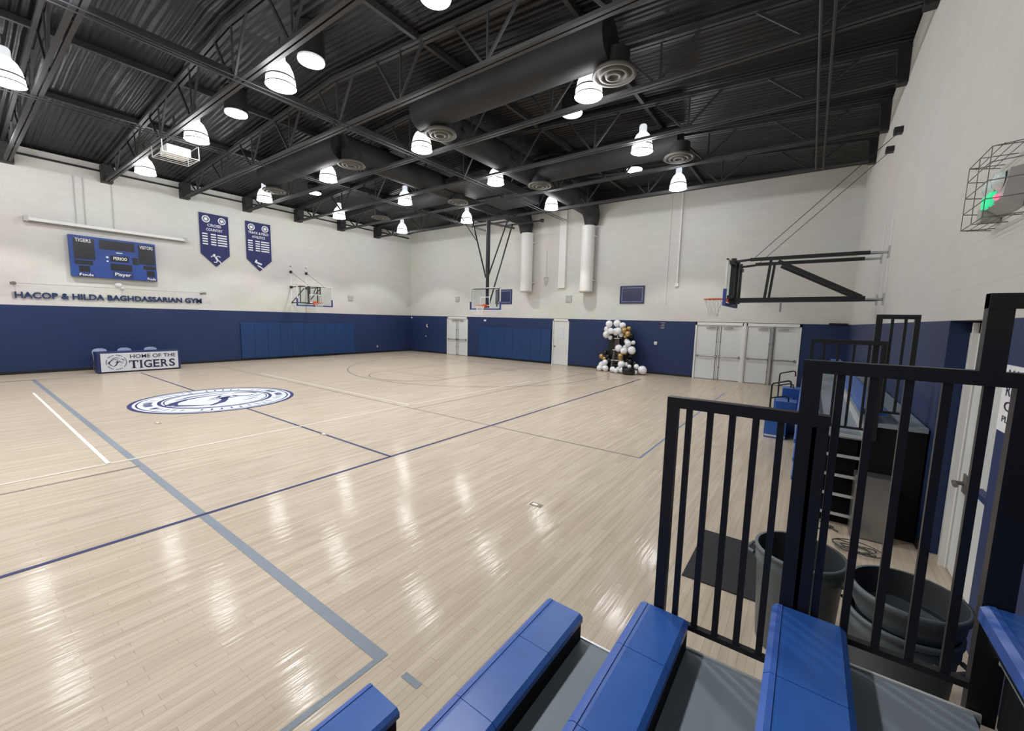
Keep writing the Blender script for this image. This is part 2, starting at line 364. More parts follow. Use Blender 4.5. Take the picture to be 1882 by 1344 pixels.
wall('wall_front', [((XL - .25, XR + .25, YF - .25, YF, 0, ZB), 1), ((XL - .25, XR + .25, YF - .25, YF, ZB, 9), 0)], [M['wxB'], M['wnB']])
xs = [XL - .25, -17, -11, -5, XR + .4]
mb = MB()
mb.add([(x, y, zdeck(x) + dz) for dz in (0, .2) for y in (YF - .2, YB + .2) for x in xs],
       [(i, i + 1, 5 + i + 1, 5 + i) for i in range(4)] + [(10 + i, 15 + i, 15 + i + 1, 10 + i + 1) for i in range(4)], 0)
struct(mb.build('ceiling', M['deck']))
mb = MB()
for x0, x1 in ((XL, -19.47), (-17.64, -11.42), (-10.42, -4.13), (-.27, XR)): mb.box(x0, x1, YB - .015, YB, 0, .1)
struct(mb.build('baseboard_back', M['black']))
struct(MB().box(XL, XL + .015, YF, YB - .02, 0, .1).build('baseboard_left', M['black']))
struct(MB().box(XR - .015, XR, YA1 + .01, YB - .02, 0, .1).build('baseboard_right', M['black']))
struct(MB().box(XL, XR, YB - .18, YB, 8.16, 8.9).build('trim_1', M['bracket']))
struct(MB().box(XL, XL + .09, YF + .01, YB - .2, 7.76, 7.82).build('trim_4', M['bracket']))

# doors in the back wall -------------------------------------------------
def double_door(name, x0, x1, astragal=False):
    t = thing(name, '', '', ((x0 + x1) / 2, YB, 0)); del t['label'], t['category']; struct(t)
    w = x1 - x0; y = YB + .02; mid = (x0 + x1) / 2
    f = MB(); f.box(x0, x0 + .07, YB - .03, YB + .1, 0, ZB - .02); f.box(x1 - .07, x1, YB - .03, YB + .1, 0, ZB - .02); f.box(x0, x1, YB - .03, YB + .1, 2.36, ZB - .02)
    f.build('door_frame', M['frame'], t)
    for s in (-1, 1):
        a, b = (x0 + .075, mid - .006) if s < 0 else (mid + .006, x1 - .075)
        lf = MB().bbox(a, b, y, y + .05, .015, 2.35, .006).build('door_leaf', M['door'], t)
        br = MB(); br.tube([(a + .04, y - .07, 1.02), (b - .04, y - .07, 1.02)], .022, 8)
        br.box(a + .03, a + .10, y - .07, y, .98, 1.06); br.box(b - .10, b - .03, y - .07, y, .97, 1.07)
        br.build('panic_bar', M['steel'], lf)
        e = mid + s * .075
        rd = MB(); rd.tube([(e, y - .03, .05), (e, y - .03, 2.3)], .011, 6)
        for z in (.06, .55, 1.05, 1.65, 2.28): rd.box(e - .022, e + .022, y - .04, y, z - .03, z + .03)
        rd.build('vertical_rod', M['steel'], lf)
        c = (a + b) / 2 - s * .1
        MB().box(c - .17, c + .17, y - .06, y, 2.22, 2.29).box(c - .05, c + .36, y - .09, y - .06, 2.29, 2.31).build('door_closer', M['concrete'], lf)
    return t
double_door('door_1', -19.47, -17.64)
double_door('door_3', -4.13, -2.22)
double_door('door_4', -2.18, -.27)
struct(MB().box(-2.25, -2.15, YB - .06, YB + .1, 0, ZB - .02).build('trim_2', M['frame']))
struct(MB().box(-1.27, -1.19, YB - .09, YB - .03, 0, 2.36).build('trim_3', M['chrome']))
t = thing('door_2', '', '', (-10.92, YB, 0)); del t['label'], t['category']; struct(t)
MB().box(-11.42, -11.36, YB - .02, YB + .1, 0, ZB - .02).box(-10.48, -10.42, YB - .02, YB + .1, 0, ZB - .02).box(-11.42, -10.42, YB - .02, YB + .1, 2.38, ZB - .02).build('door_frame', M['frame'], t)
lf = MB().bbox(-11.355, -10.485, YB + .02, YB + .07, .01, 2.37, .006).build('door_leaf', M['door'], t)
MB().ball((-11.27, YB - .02, 1.0), .045).build('door_knob', M['plate'], lf)
MB().box(-11.1, -10.72, YB + .005, YB + .02, 1.42, 2.0).build('notice_frame', M['signw'], lf)
# side door in the right alcove
t = thing('door_5', '', '', (XA, 5.3, 0)); del t['label'], t['category']; struct(t)
MB().box(XA - .05, XA, 5.78, 6.08, 0, 2.48).box(XA - .09, XA - .05, 5.82, 5.86, 0, 2.48).box(XA - .05, XA, YA0 + .005, 4.6, 0, 2.48).box(XA - .05, XA, YA0, 6.08, 2.38, 2.48).build('door_frame', M['frame'], t)
lf = MB().bbox(XA - .04, XA, 4.61, 5.77, .01, 2.37, .005).build('door_leaf', M['door'], t)
MB().tube([(XA - .04, 5.6, .95), (XA - .12, 5.6, .95), (XA - .13, 5.48, .95)], .02, 8).box(XA - .05, XA - .04, 5.55, 5.65, .86, 1.04).build('door_handle', M['wire'], lf)
MB().box(XA - .1, XA - .04, 4.66, 5.15, 1.0, 1.05).build('panic_bar', M['navyp'], lf)

# windows ------------------------------------------------------------
for n, (x0, x1) in enumerate(((-15.42, -14.22), (-7.68, -6.49))):
    t = thing('window_%d' % (n + 1), '', '', ((x0 + x1) / 2, YB, 3.3)); del t['label'], t['category']; struct(t)
    f = MB(); z0, z1, w = 3.3, 4.14, .06
    for q in ((x0, x1, z0, z0 + w), (x0, x1, z1 - w, z1), (x0, x0 + w, z0 + w, z1 - w), (x1 - w, x1, z0 + w, z1 - w)): f.box(q[0], q[1], YB - .05, YB, q[2], q[3])
    f.build('window_frame', M['navyp'], t)
    MB().box(x0 + w, x1 - w, YB - .02, YB - .005, z0 + w, z1 - w).build('window_pane', M['windowb'], t)
    f = MB(); a = w + .02
    for q in ((x0 + a, x1 - a, z0 + a, z0 + a + .022), (x0 + a, x1 - a, z1 - a - .022, z1 - a), (x0 + a, x0 + a + .022, z0 + a, z1 - a), (x1 - a - .022, x1 - a, z0 + a, z1 - a)): f.box(q[0], q[1], YB - .03, YB - .02, q[2], q[3])
    f.build('window_trim', M['winl'], t)

# ================================================================== ROOF STRUCTURE
TY = [16.73 - 2.5 * k for k in range(7)]
ORD = ['nearest the back wall', 'second from the back wall', 'third from the back wall', 'fourth from the back wall', 'fifth from the back wall', 'sixth from the back wall', 'nearest the camera']
def make_truss():
    y = 0
    t = thing('roof_truss', '', 'truss', (-11, 0, 7.4), 'black steel roof trusses')
    z0 = 7.42; ztop = lambda x: zdeck(x) - .12
    c = MB()
    for d in (-.055, .055): c.bar((XL + .3, y + d, z0), (XR - .05, y + d, z0), .075, .07)
    c.build('bottom_chord', M['truss'], t)
    c = MB()
    xs = [XL + .1, -17, -11, -5, XR - .05]
    for i in range(4):
        for d in (-.06, .06): c.bar((xs[i], y + d, ztop(xs[i])), (xs[i + 1], y + d, ztop(xs[i + 1])), .08, .08)
    c.build('top_chord', M['truss'], t)
    for x0, x1 in ((XL + .005, XL + .42), (XR - .22, XR - .005)):
        e = MB()
        if x0 < -10: e.prism([(x0, y - .16, 7.36), (x0 + .3, y - .16, 7.36), (x0 + .42, y - .16, 7.6), (x0 + .42, y - .16, 8.0), (x0, y - .16, 8.0)], (0, .32, 0))
        else: e.prism([(x0 + .05, y - .1, 7.30), (x1, y - .1, 7.30), (x1, y - .1, 8.0), (x0, y - .1, 8.0)], (0, .2, 0))
        e.build('bearing_bracket', M['bracket'], t)
    n = 9; L = (XR - XL - .6) / n
    for i in range(n):
        a = XL + .3 + i * L; m = a + L / 2; b_ = a + L
        MB().bar((m, y, z0), (m - .85, y, ztop(m - .85)), .05, .045, (0, 1, 0)).build('web_member', M['truss'], t)
        MB().bar((m, y, z0), (m + .85, y, ztop(m + .85)), .05, .045, (0, 1, 0)).build('web_member', M['truss'], t)
        MB().bar((m + .07, y, z0), (m + .07, y, ztop(m)), .035, .035, (0, 1, 0)).build('web_member', M['truss'], t)
    return t
T0 = make_truss(); T0.location = (-11, TY[0], 7.4)
T0['label'] = 'charcoal steel roof truss spanning the gym, ' + ORD[0]
for k in range(1, 7): dup(T0, (-11, TY[k], 7.4), 'charcoal steel roof truss spanning the gym, ' + ORD[k])
for x, zz, nm in ((-17.9, None, 'over the scoreboard side of the court'), (-14.4, None, 'left of the roof ridge'), (-7.6, None, 'right of the roof ridge'), (-4.2, None, 'over the near sideline')):
    z = zdeck(x) - .06
    tag(MB().bar((x, 2 - 3.5, z), (x, YB - .2, z), .09, .16).build('roof_purlin', M['truss']), 'dark steel roof purlin running toward the back wall, ' + nm, 'beam', 'roof purlins')
tag(MB().bar((-10.95, -1, 7.66), (-10.95, 12.5, 7.66), .16, .12).bar((-10.95, -1, 7.76), (-10.95, 12.5, 7.76), .05, .1).build('ridge_beam', M['bracket']), 'thick black beam under the roof running through the trusses toward the duct', 'beam')
for x, z, lab in ((-10.35, 7.355, 'thin steel conduit pair under the roof beside the thick black beam'), (-15.35, 7.355, 'thin dark conduit pair above the projector, crossing the trusses'), (-.2, 7.355, 'twin dark pipes near the right wall, crossing the trusses')):
    m = MB(); y1 = 18.6 if x < -1 else 16.78
    for d in (-.09, .09): m.tube([(x + d, .3, z), (x + d, y1, z)], .026 if x > -1 else .015, 6)
    tag(m.build('conduit_pair', M['bracket'] if x < -1 else M['truss']), lab, 'pipe')

# ducts ----------------------------------------------------------------
def diffuser(t, x, y, z):
    MB().tube([(x, y, z + .42), (x, y, z + .05)], .3, 20).build('duct_drop', M['duct'], t)
    d = MB()
    d.lathe([(.30, .10), (.42, .06), (.44, .0), (.37, -.005), (.35, .03), (.31, .03), (.295, -.02), (.235, -.02), (.22, .02), (.18, .02), (.165, -.035), (.11, -.035), (.09, .01), (.001, .01)], (x, y, z), 40)
    d.build('round_diffuser', M['diff'], t)
def supply(name, lab, xm, sgn, xe, bends):
    t = thing(name, lab, 'duct', (xm, 14, 7.6), 'overhead supply ducts')
    z = 7.92; xr = xm + (.12 if sgn > 0 else 0)
    # wall riser elbow, main run
    MB().tube([(xm, YB - .38, 7.14), (xm, YB - .40, 7.55), (xm, YB - .62, 7.85), (xm, YB - 1.1, z), (xr, YB - 3, z), (xr, 8.2, z)], [.33, .40, .44, .44, .44, .44], 24).build('main_run', M['duct'], t)
    for y in bends:
        pts = [(xm, y + .05, z), (xm + sgn * .6, y, z), (xe, y, z)]
        MB().tube(pts, [.40, .43, .43], 24).build('branch_run', M['duct'], t)
        for xx in (xm + sgn * .58 if sgn > 0 else xm + .3, xe): diffuser(t, xx, y + (.22 if y < 10 else -.1), 7.36)
    return t
supply('supply_duct', 'charcoal round duct branching right from the taller white wall pipe', -9.2, 1, -3.66, (8.15, 13.55))
supply('supply_duct', 'charcoal round duct branching left from the white wall pipe by the far hoop', -13.1, -1, -18.2, (8.15, 13.6))
tag(MB().bbox(-12.5, -10.45, 12.4, 16.3, 7.62, 8.0, .02).bar((-12.5, 14.3, 7.6), (-10.45, 14.3, 7.6), .04, .04).build('plenum_box', M['ductd']), 'flat black rectangular duct hanging above the far basketball hoop', 'duct')
# wall pipes
for x, zb, lab in ((-13.0, 3.93, 'white round duct running down the back wall beside the small navy window'), (-9.35, 3.85, 'white round duct running down the back wall, third vertical from the corner')):
    t = thing('wall_duct', lab, 'duct', (x, YB - .38, zb), 'white wall ducts')
    MB().tube([(x, YB - .38, zb + .02), (x, YB - .38, 7.1)], .33, 28).build('pipe_body', M['pipe'], t)
    MB().lathe([(.001, .0), (.31, 0), (.34, -.01), (.34, .06)], (x, YB - .38, zb), 28).build('pipe_collar', M['tan'], t)
    for z in (4.45, 6.6): MB().bar((x + .3, YB - .03, z), (x + .3, YB - .4, z), .12, .04).bar((x - .3, YB - .03, z), (x - .3, YB - .4, z), .04, .04).build('wall_strap', M['pipe'], t)
tag(MB().bbox(-11.12, -10.72, YB - .14, YB, 4.12, 8.1, .01).build('wall_chase', M['pipe']), 'flat white boxed chase on the back wall between the two round ducts', 'chase')
tag(MB().tube([(-5.03, YB - .06, 4.1), (-5.03, YB - .06, 8.1)], .045, 10).box(-5.1, -4.96, YB - .1, YB, 4.05, 4.2).build('wall_conduit', M['pipe']), 'thin white vertical conduit on the back wall right of the navy window', 'pipe')
tag(MB().tube([(-5.5, YB - .02, 3.2), (-5.5, YB - .02, 8.1)], .018, 6).build('wall_conduit', M['pipe']), 'hair-thin white conduit on the back wall just left of the thicker one', 'pipe')

# ================================================================== LAMPS
LX = [-4.40, -9.80, -14.85, -19.95]; LY = [1.24, 4.73, 8.75, 12.3, 16.3]
def make_lamp():
    t = thing('high_bay_lamp', '', 'lamp', (0, 0, 0), 'bell-shaped high bay lamps')
    prof = [(.305, 0), (.30, .02), (.285, .16), (.25, .32), (.19, .45), (.12, .52)]
    MB().lathe(prof, (0, 0, 0), 28).lathe([(.001, .015), (.29, .015)], (0, 0, 0), 28, 1).build('lamp_shade', [M['bulb'], M['bulb2']], t)
    MB().lathe([(.290, .145), (.300, .155), (.300, .168), (.288, .178)], (0, 0, 0), 28).lathe([(.305, -.005), (.315, .008), (.305, .02)], (0, 0, 0), 28).build('wire_guard_ring', M['ring'], t)
    MB().lathe([(.001, .74), (.085, .74), (.105, .70), (.105, .56), (.12, .52), (.001, .52)], (0, 0, 0), 18).build('lamp_socket', M['ballast'], t)
    MB().tube([(0, 0, .74), (0, 0, 1.0)], .02, 8).build('hanger', M['truss'], t)
    return t
ROWN = ['cut by the left edge of the picture', 'row nearest the camera', 'second row from the camera', 'third row from the camera', 'row nearest the back wall']
COLN = ['column over the near sideline', 'column right of the roof beam', 'column left of the roof beam', 'column by the scoreboard wall']
ZL = 7.33; lamp0 = None
for j, y in enumerate(LY):
    for i, x in enumerate(LX):
        if j == 0 and i != 2: continue
        if j == 1 and i == 0: continue
        lab = 'glowing bell lamp, ' + (ROWN[0] if j == 0 else ROWN[j] + ', ' + COLN[i])
        if lamp0 is None: lamp0 = make_lamp(); lamp0.location = (x, y, ZL); lamp0['label'] = lab
        else: dup(lamp0, (x, y, ZL), lab)
def make_tube():
    t = thing('tubular_skylight', '', 'skylight', (0, 0, 0), 'round tubular skylights')
    MB().lathe([(.001, -.03), (.16, -.02), (.27, 0), (.28, .03)], (0, 0, 0), 28).build('skylight_lens', M['sky'], t)
    MB().tube([(0, 0, .03), (0, 0, .32)], .285, 28).build('skylight_tube', M['tube'], t)
    return t
sky0 = None
def fit_tube(o):
    for c in o.children:
        if c.name.startswith('skylight_tube'): c.scale.z = (zdeck(o.location.x) - .025 - 8.0) / .32
for x, y, w in ((-9.53, 5.28, 'between the two nearest lamp rows, right of centre'), (-13.74, 5.36, 'between the two nearest lamp rows, left of centre'), (-5.86, 5.55, 'cut by the top edge of the picture'),
                (-5.76, 10.5, 'beneath the long duct on the right'), (-5.79, 15.5, 'farthest right, before the back wall'), (-19.2, 10.62, 'near the scoreboard wall, before the left hoop'), (-13.86, 10.42, 'small and half hidden by the bent duct')):
    lab = 'glowing skylight lens on a dark tube, ' + w
    if sky0 is None: sky0 = make_tube(); sky0.location = (x, y, 8.0); sky0['label'] = lab; fit_tube(sky0)
    else: fit_tube(dup(sky0, (x, y, 8.0), lab))
def lamp_light(x, y, z, e, size=1.75, blend=.22, r=.16):
    l = bpy.data.lights.new('lamp_beam', 'SPOT'); l.energy = e; l.spot_size = size; l.spot_blend = blend; l.shadow_soft_size = r; l.color = (1, .985, .96)
    o = bpy.data.objects.new('lamp_beam', l); COL.objects.link(o); o.location = (x, y, z)
E_SPOT, E_UP = 400, 128
for j, y in enumerate([-6.2, -2.4] + LY):
    for i, x in enumerate(LX):
        lamp_light(x, y, ZL - .03, E_SPOT)
        l = bpy.data.lights.new('lamp_spill', 'POINT'); l.energy = E_UP; l.shadow_soft_size = .3; l.color = (.95, .97, 1)
        o = bpy.data.objects.new('lamp_spill', l); COL.objects.link(o); o.location = (x, y, ZL - .12)

# projector
t = thing('ceiling_projector', 'white video projector in a wire cage hanging under the roof truss', 'projector', (-16.1, 4.5, 7.12))
MB().bbox(-16.55, -15.9, 4.3, 4.9, 7.12, 7.36, .03).build('projector_body', M['white'], t)
MB().tube([(-16.2, 4.6, 7.36), (-16.2, 4.6, 8.3)], .03, 8).build('mount_pole', M['truss'], t)
c = MB()
for zz in (7.06, 7.46):
    for a, b_ in (((-16.7, 4.15), (-15.75, 4.15)), ((-15.75, 4.15), (-15.75, 5.05)), ((-15.75, 5.05), (-16.7, 5.05)), ((-16.7, 5.05), (-16.7, 4.15))): c.tube([(*a, zz), (*b_, zz)], .013, 6)
for x, y in ((-16.7, 4.15), (-15.75, 4.15), (-15.75, 5.05), (-16.7, 5.05)): c.tube([(x, y, 7.06), (x, y, 7.46)], .013, 6)
for k in range(1, 5): c.tube([(-16.7 + .19 * k, 4.15, 7.06), (-16.7 + .19 * k, 5.05, 7.06)], .008, 5)
c.build('wire_cage', M['white'], t)

# ================================================================== LEFT WALL
Wx = XL
# motorised screen case
t = thing('projection_screen', 'long white rolled projection screen case mounted above the scoreboard', 'projection screen', (Wx + .15, 4.33, 5.5))
MB().bbox(Wx + .1, Wx + .24, 1.97, 6.70, 5.50, 5.62, .03).build('screen_case', M['white'], t)
for y in (2.02, 6.65): MB().bbox(Wx, Wx + .26, y - .06, y + .06, 5.47, 5.66, .01).build('end_bracket', M['greybox'], t)
MB().box(Wx + .14, Wx + .2, 2.1, 6.55, 5.47, 5.5).build('screen_bar', M['wire'], t)
m = MB()
for y in (3.3, 3.55, 4.35): m.tube([(Wx + .02, y, 5.6), (Wx + .02, y + .02, 7.4)], .012, 6)
tag(m.build('wall_conduit', M['greybox']), 'three thin grey conduits rising up the wall above the scoreboard', 'pipe')
# scoreboard
t = thing('scoreboard', 'blue electronic scoreboard with black digit windows on the cream wall', 'scoreboard', (Wx + .1, 4.28, 3.65))
fx = Wx + .2
MB().bbox(Wx, fx, 3.02, 5.56, 3.65, 5.20, .015).build('scoreboard_case', M['sbb'], t)
def U(u): return 3.02 + 2.54 * u
def V(v): return 5.20 - 1.55 * v
for u0, u1, v0, v1 in ((.045, .27, .06, .57), (.045, .24, .60, .70), (.085, .205, .73, .875), (.325, .735, .05, .275), (.44, .66, .41, .565), (.70, .77, .415, .60), (.435, .69, .615, .79), (.78, .985, .06, .57), (.83, .985, .60, .70), (.87, .97, .73, .875)):
    MB().box(fx, fx + .008, U(u0), U(u1), V(v1), V(v0)).build('digit_window', M['sbk'], t)
for u0, u1, v0, v1 in ((.07, .25, .905, .995), (.455, .70, .82, .97), (.865, .99, .90, .995)):
    MB().box(fx, fx + .006, U(u0), U(u1), V(v1), V(v0)).build('name_plate', M['navyp'], t)
tx = MB()
for s, u0, u1, v0, v1 in (('TIGERS', .065, .235, .07, .155), ('VISITORS', .80, .965, .08, .165), ('PERIOD', .475, .635, .44, .52), ('Fouls', .085, .235, .915, .975), ('Player', .48, .67, .84, .95), ('Fouls', .875, .98, .915, .975)):
    text(tx, s, (fx + .011, U(u0), V(v1)), Yv, Zv, (u1 - u0) * 2.54, (v1 - v0) * 1.55, .012)
tx.box(fx, fx + .011, U(.51), U(.585), V(.345), V(.325))
for v in (.47, .57): tx.lathe([(.001, .012), (.04 if v < .5 else .03, .012), (.04 if v < .5 else .03, 0)], (fx, U(.405), V(v)), 14, ax='x')
tx.build('scoreboard_lettering', M['print'], t)
tag(MB().lathe([(.001, .06), (.10, .06), (.13, .0)], (Wx, 4.35, 3.42), 18, ax='x').build('wall_horn', M['white']), 'small round white fixture on the wall just below the scoreboard', 'horn')
# picture light over the letters
t = thing('sign_light', 'thin horizontal light rail over the navy wall lettering', 'light', (Wx + .3, 4.36, 3.25))
MB().tube([(Wx + .3, 1.62, 3.27), (Wx + .3, 7.15, 3.27)], .014, 8).build('light_rail', M['greybox'], t)
for y in (1.6, 4.45, 7.17):
    MB().tube([(Wx, y, 3.27), (Wx + .3, y, 3.27)], .012, 6).lathe([(.001, .05), (.05, .05), (.06, 0)], (Wx, y, 3.27), 12, ax='x').build('rail_arm', M['wire'] if y != 4.45 else M['white'], t)
for y in (1.55, 7.2): MB().bbox(Wx + .24, Wx + .36, y - .06, y + .06, 3.2, 3.3, .02).build('lamp_head', M['wire'], t)
# lettering
m = MB(); zf = lambda y: 2.735 + (y - 1.59) * .0096
text(m, 'HACOP & HILDA BAGHDASSARIAN GYM', (Wx + .01, 1.59, 2.745), (0, .99995, .0096), Zv, 5.57, .225, .02, (.05, 0, 0))
tag(m.build('wall_lettering', M['letter']), 'row of navy raised capital letters naming the gym on the cream wall', 'lettering')
# banners
def banner(y0, y1, l1, l2, fig, lab):
    t = thing('pennant_banner', lab, 'banner', (Wx + .03, (y0 + y1) / 2, 4.54), 'hanging navy banners')
    x = Wx + .03; c = (y0 + y1) / 2
    MB().prism([(x, y0, 6.94), (x, y1, 6.94), (x, y1, 5.10), (x, c, 4.54), (x, y0, 5.10)], (.015, 0, 0)).build('banner_cloth', M['banner'], t)
    q = MB(); xx = x + .017
    for s in (-1, 1):
        cy = c + s * .32; cz = 6.68
        for r0, r1 in ((.125, .16), (.0, .07)):
            vs = []
            for k in range(25):
                a = 2 * PI * k / 24
                for r in (r0, r1): vs.append((xx, cy + r * math.cos(a), cz + r * math.sin(a)))
            q.add(vs, [(2 * k, 2 * k + 1, 2 * k + 3, 2 * k + 2) for k in range(24)])
        for a in range(9): q.add([(xx, cy + .085 * math.cos(a * .7), cz + .085 * math.sin(a * .7)), (xx, cy + .115 * math.cos(a * .7), cz + .115 * math.sin(a * .7)), (xx, cy + .115 * math.cos(a * .7 + .4), cz + .115 * math.sin(a * .7 + .4))], [(0, 1, 2)])
    q.build('round_crest', M['print'], t)
    q = MB()
    w1, w2 = (.55, .66) if fig else (.95, .6)
    text(q, l1, (xx, c - w1 / 2, 6.36), Yv, Zv, w1, .12, .015); text(q, l2, (xx, c - w2 / 2, 6.16), Yv, Zv, w2, .12, .015)
    for r in range(5):
        z = 6.04 - r * .115
        for a, b_ in ((.08, .26), (.37, .55), (.60, .93)):
            q.box(x, xx, y0 + a * 1.16, y0 + b_ * 1.16, z - .055, z)
    q.build('banner_lettering', M['print'], t)
    q = MB()
    def limb(p, w):
        for (a, b_) in zip(p[:-1], p[1:]): q.bar((xx, c + a[0], 5.02 + a[1]), (xx, c + b_[0], 5.02 + b_[1]), w, .004, (1, 0, 0))
    if fig:
        limb([(-.02, .0), (.06, -.16)], .08); limb([(.06, -.16), (.16, -.22), (.22, -.34)], .045); limb([(.06, -.16), (.02, -.27), (-.08, -.27)], .045)
        limb([(-.03, -.02), (-.13, .02), (-.2, -.05)], .035); limb([(0, -.02), (.1, .03), (.19, -.02)], .035); q.lathe([(.001, .004), (.05, .004)], (xx - .003, c - .06, 5.08), 12, ax='x')
    else:
        limb([(-.22, -.02), (-.02, -.1), (.1, -.13)], .08); limb([(-.1, -.2), (.1, -.31), (.2, -.4)], .06); q.lathe([(.001, .004), (.045, .004)], (xx - .003, c - .15, 5.05), 12, ax='x')
    q.build('athlete_figure', M['print'], t)
banner(7.24, 8.41, 'CROSS', 'COUNTRY', True, 'navy pennant banner with a white running figure, nearer the scoreboard')
banner(9.15, 10.32, 'TRACK & FIELD', 'ATHLETICS', False, 'navy pennant banner headed track and field, farther from the scoreboard')
# wall pads
t = thing('wall_pad', 'long royal blue padded wall mat under the left hoop', 'wall pad', (Wx, 11.85, .1))
n = 10
for k in range(n):
    a = 8.72 + k * 6.3 / n
    MB().bbox(Wx, Wx + .07, a + .002, a + 6.3 / n - .002, .11, 1.92, .012).build('pad_panel', M['pad'], t)
t = thing('wall_pad', 'royal blue padded wall mat on the back wall behind the far hoop', 'wall pad', (-14.08, YB, .1))
for k in range(8):
    a = -16.65 + k * 5.15 / 8
    MB().bbox(a + .002, a + 5.15 / 8 - .002, YB - .07, YB, .11, 1.9, .012).build('pad_panel', M['pad'], t)
# small wall boxes
def vent(name, lab, cat, p, w, h, axis, m='concrete', d=.06, group=None):
    q = MB(); x, y, z = p
    if axis == 'x': q.bbox(x, x + d, y - w / 2, y + w / 2, z - h / 2, z + h / 2, .008)
    elif axis == '-x': q.bbox(x - d, x, y - w / 2, y + w / 2, z - h / 2, z + h / 2, .008)
    else: q.bbox(x - w / 2, x + w / 2, y - d, y, z - h / 2, z + h / 2, .008)
    return tag(q.build(name, M[m]), lab, cat, group)
vent('wall_speaker', 'small grey vent box on the left wall between the hoop and the corner', 'vent', (Wx, 14.85, 3.46), .3, .28, 'x')
vent('wall_speaker', 'small grey vent box on the back wall above the far double door', 'vent', (-18.55, YB, 3.62), .3, .3, 'y')
vent('wall_speaker', 'small grey vent box on the back wall between the two round ducts', 'vent', (-10.5, YB, 3.56), .34, .34, 'y')
vent('fire_alarm', 'white alarm strobe on the navy wall above the pad behind the far hoop', 'alarm', (-16.2, YB, 2.3), .16, .1, 'y', 'white')
vent('thermostat', 'small white thermostat on the navy wall beside the balloon display', 'thermostat', (-5.82, YB, 1.46), .14, .14, 'y', 'white')
t = thing('wall_notice', 'dark notice with white print high on the navy wall beside the balloon display', 'notice', (-5.55, YB, 2.11))
MB().box(-5.70, -5.40, YB - .012, YB, 2.11, 2.46).build('notice_board', M['ink'], t)
q = MB()
for z, w_ in ((2.42, .11), (2.36, .05), (2.30, .07), (2.22, .1), (2.16, .06)): q.box(-5.55 - w_, -5.55 + w_, YB - .016, YB - .012, z - .022, z)
q.build('notice_print', M['winl'], t)
vent('wall_box', 'small white junction box where the navy paint ends at the far corner', 'box', (-22.95, YB, 2.36), .09, .09, 'y', 'white')
tag(MB().lathe([(.001, .05), (.09, .05), (.12, .0)], (-21.3, YB - .05, 1.85), 16, ax='y').build('wall_bell', M['white']), 'round white bell on the navy wall near the far corner', 'bell')
vent('light_switch', 'tiny pale switch plate on the navy wall near the far corner', 'switch', (-21.5, YB, 1.12), .1, .1, 'y', 'concrete', .02)
vent('wall_outlet', 'tiny pale outlet low on the left wall near the far corner', 'outlet', (Wx, 16.75, .42), .1, .14, 'x', 'concrete', .02)
tag(MB().tube([(-12.05, YB - .03, 4.72), (-11.82, YB - .03, 4.72), (-11.9, YB - .06, 4.3), (-11.98, YB - .06, 4.3), (-12.05, YB - .03, 4.72)], .02, 6).tube([(-11.93, YB - .02, 4.72), (-11.93, YB - .02, 6.2)], .008, 5).build('wall_hook', M['greybox']), 'small heart-shaped metal hook hanging on the cream back wall by the duct', 'hook')
vent('corner_speaker', 'white box hung in the corner of left and back walls', 'speaker', (Wx, YB - .3, 3.35), .16, .3, 'x', 'tan')
t = thing('wall_camera', 'black bar camera fixed at the paint line in the right corner', 'camera', (.75, YB - .06, 2.5))
MB().bbox(.55, 1.1, YB - .12, YB, 2.49, 2.55, .01).build('camera_bar', M['black'], t)
# ================================================================== SCORER'S TABLE
t = thing('scorers_table', 'navy scorers table with a white lettered front panel reading home of the tigers', 'table', (-21.7, 4.53, 0))
xf = -21.42
MB().bbox(-22.05, xf, 3.28, 5.78, .74, .80, .01).build('tabletop', M['navyp'], t)
MB().bbox(xf - .05, xf, 3.28, 5.78, .03, .74, .008).build('front_board', M['navyp'], t)
for y in (3.28, 5.72): MB().bbox(-22.0, xf - .05, y, y + .06, .03, .74, .005).build('side_board', M['navyp'], t)
MB().box(-22.0, xf, 3.30, 5.76, 0, .03).build('plinth', M['black'], t)
MB().bbox(xf, xf + .012, 3.37, 5.70, .06, .755, .004).build('sign_panel', M['signw'], t)
q = MB(); xx = xf + .016
text(q, 'HOME OF THE', (xx, 4.20, .535), Yv, Zv, 1.42, .15, .012)
x_ = 4.16
for ch, w in (('T', .27), ('I', .12), ('G', .25), ('E', .22), ('R', .26), ('S', .2)):
    b0 = .14; h = .31
    if ch == 'T':
        q.box(xf + .01, xx, x_ + .1, x_ + .17, b0, b0 + h); q.box(xf + .01, xx, x_, x_ + .27, b0 + h - .035, b0 + h); q.box(xf + .01, xx, x_, x_ + .03, b0 + h - .09, b0 + h); q.box(xf + .01, xx, x_ + .24, x_ + .27, b0 + h - .09, b0 + h); q.box(xf + .01, xx, x_ + .06, x_ + .21, b0, b0 + .02)
    elif ch == 'I':
        q.box(xf + .01, xx, x_ + .03, x_ + .09, b0, b0 + h); q.box(xf + .01, xx, x_, x_ + .12, b0, b0 + .02); q.box(xf + .01, xx, x_, x_ + .12, b0 + h - .02, b0 + h)
    else:
        text(q, ch, (xx, x_ + (.02 if ch in 'ER' else 0), b0), Yv, Zv, w - (.03 if ch in 'ER' else 0), h, .02)
        if ch in 'ER': q.box(xf + .01, xx, x_ - .02, x_ + .10, b0, b0 + .02); q.box(xf + .01, xx, x_ - .02, x_ + .07, b0 + h - .02, b0 + h)
    x_ += w + .022
q.build('sign_lettering', M['ink'], t)
q = MB(); cy, cz = 3.80, .41
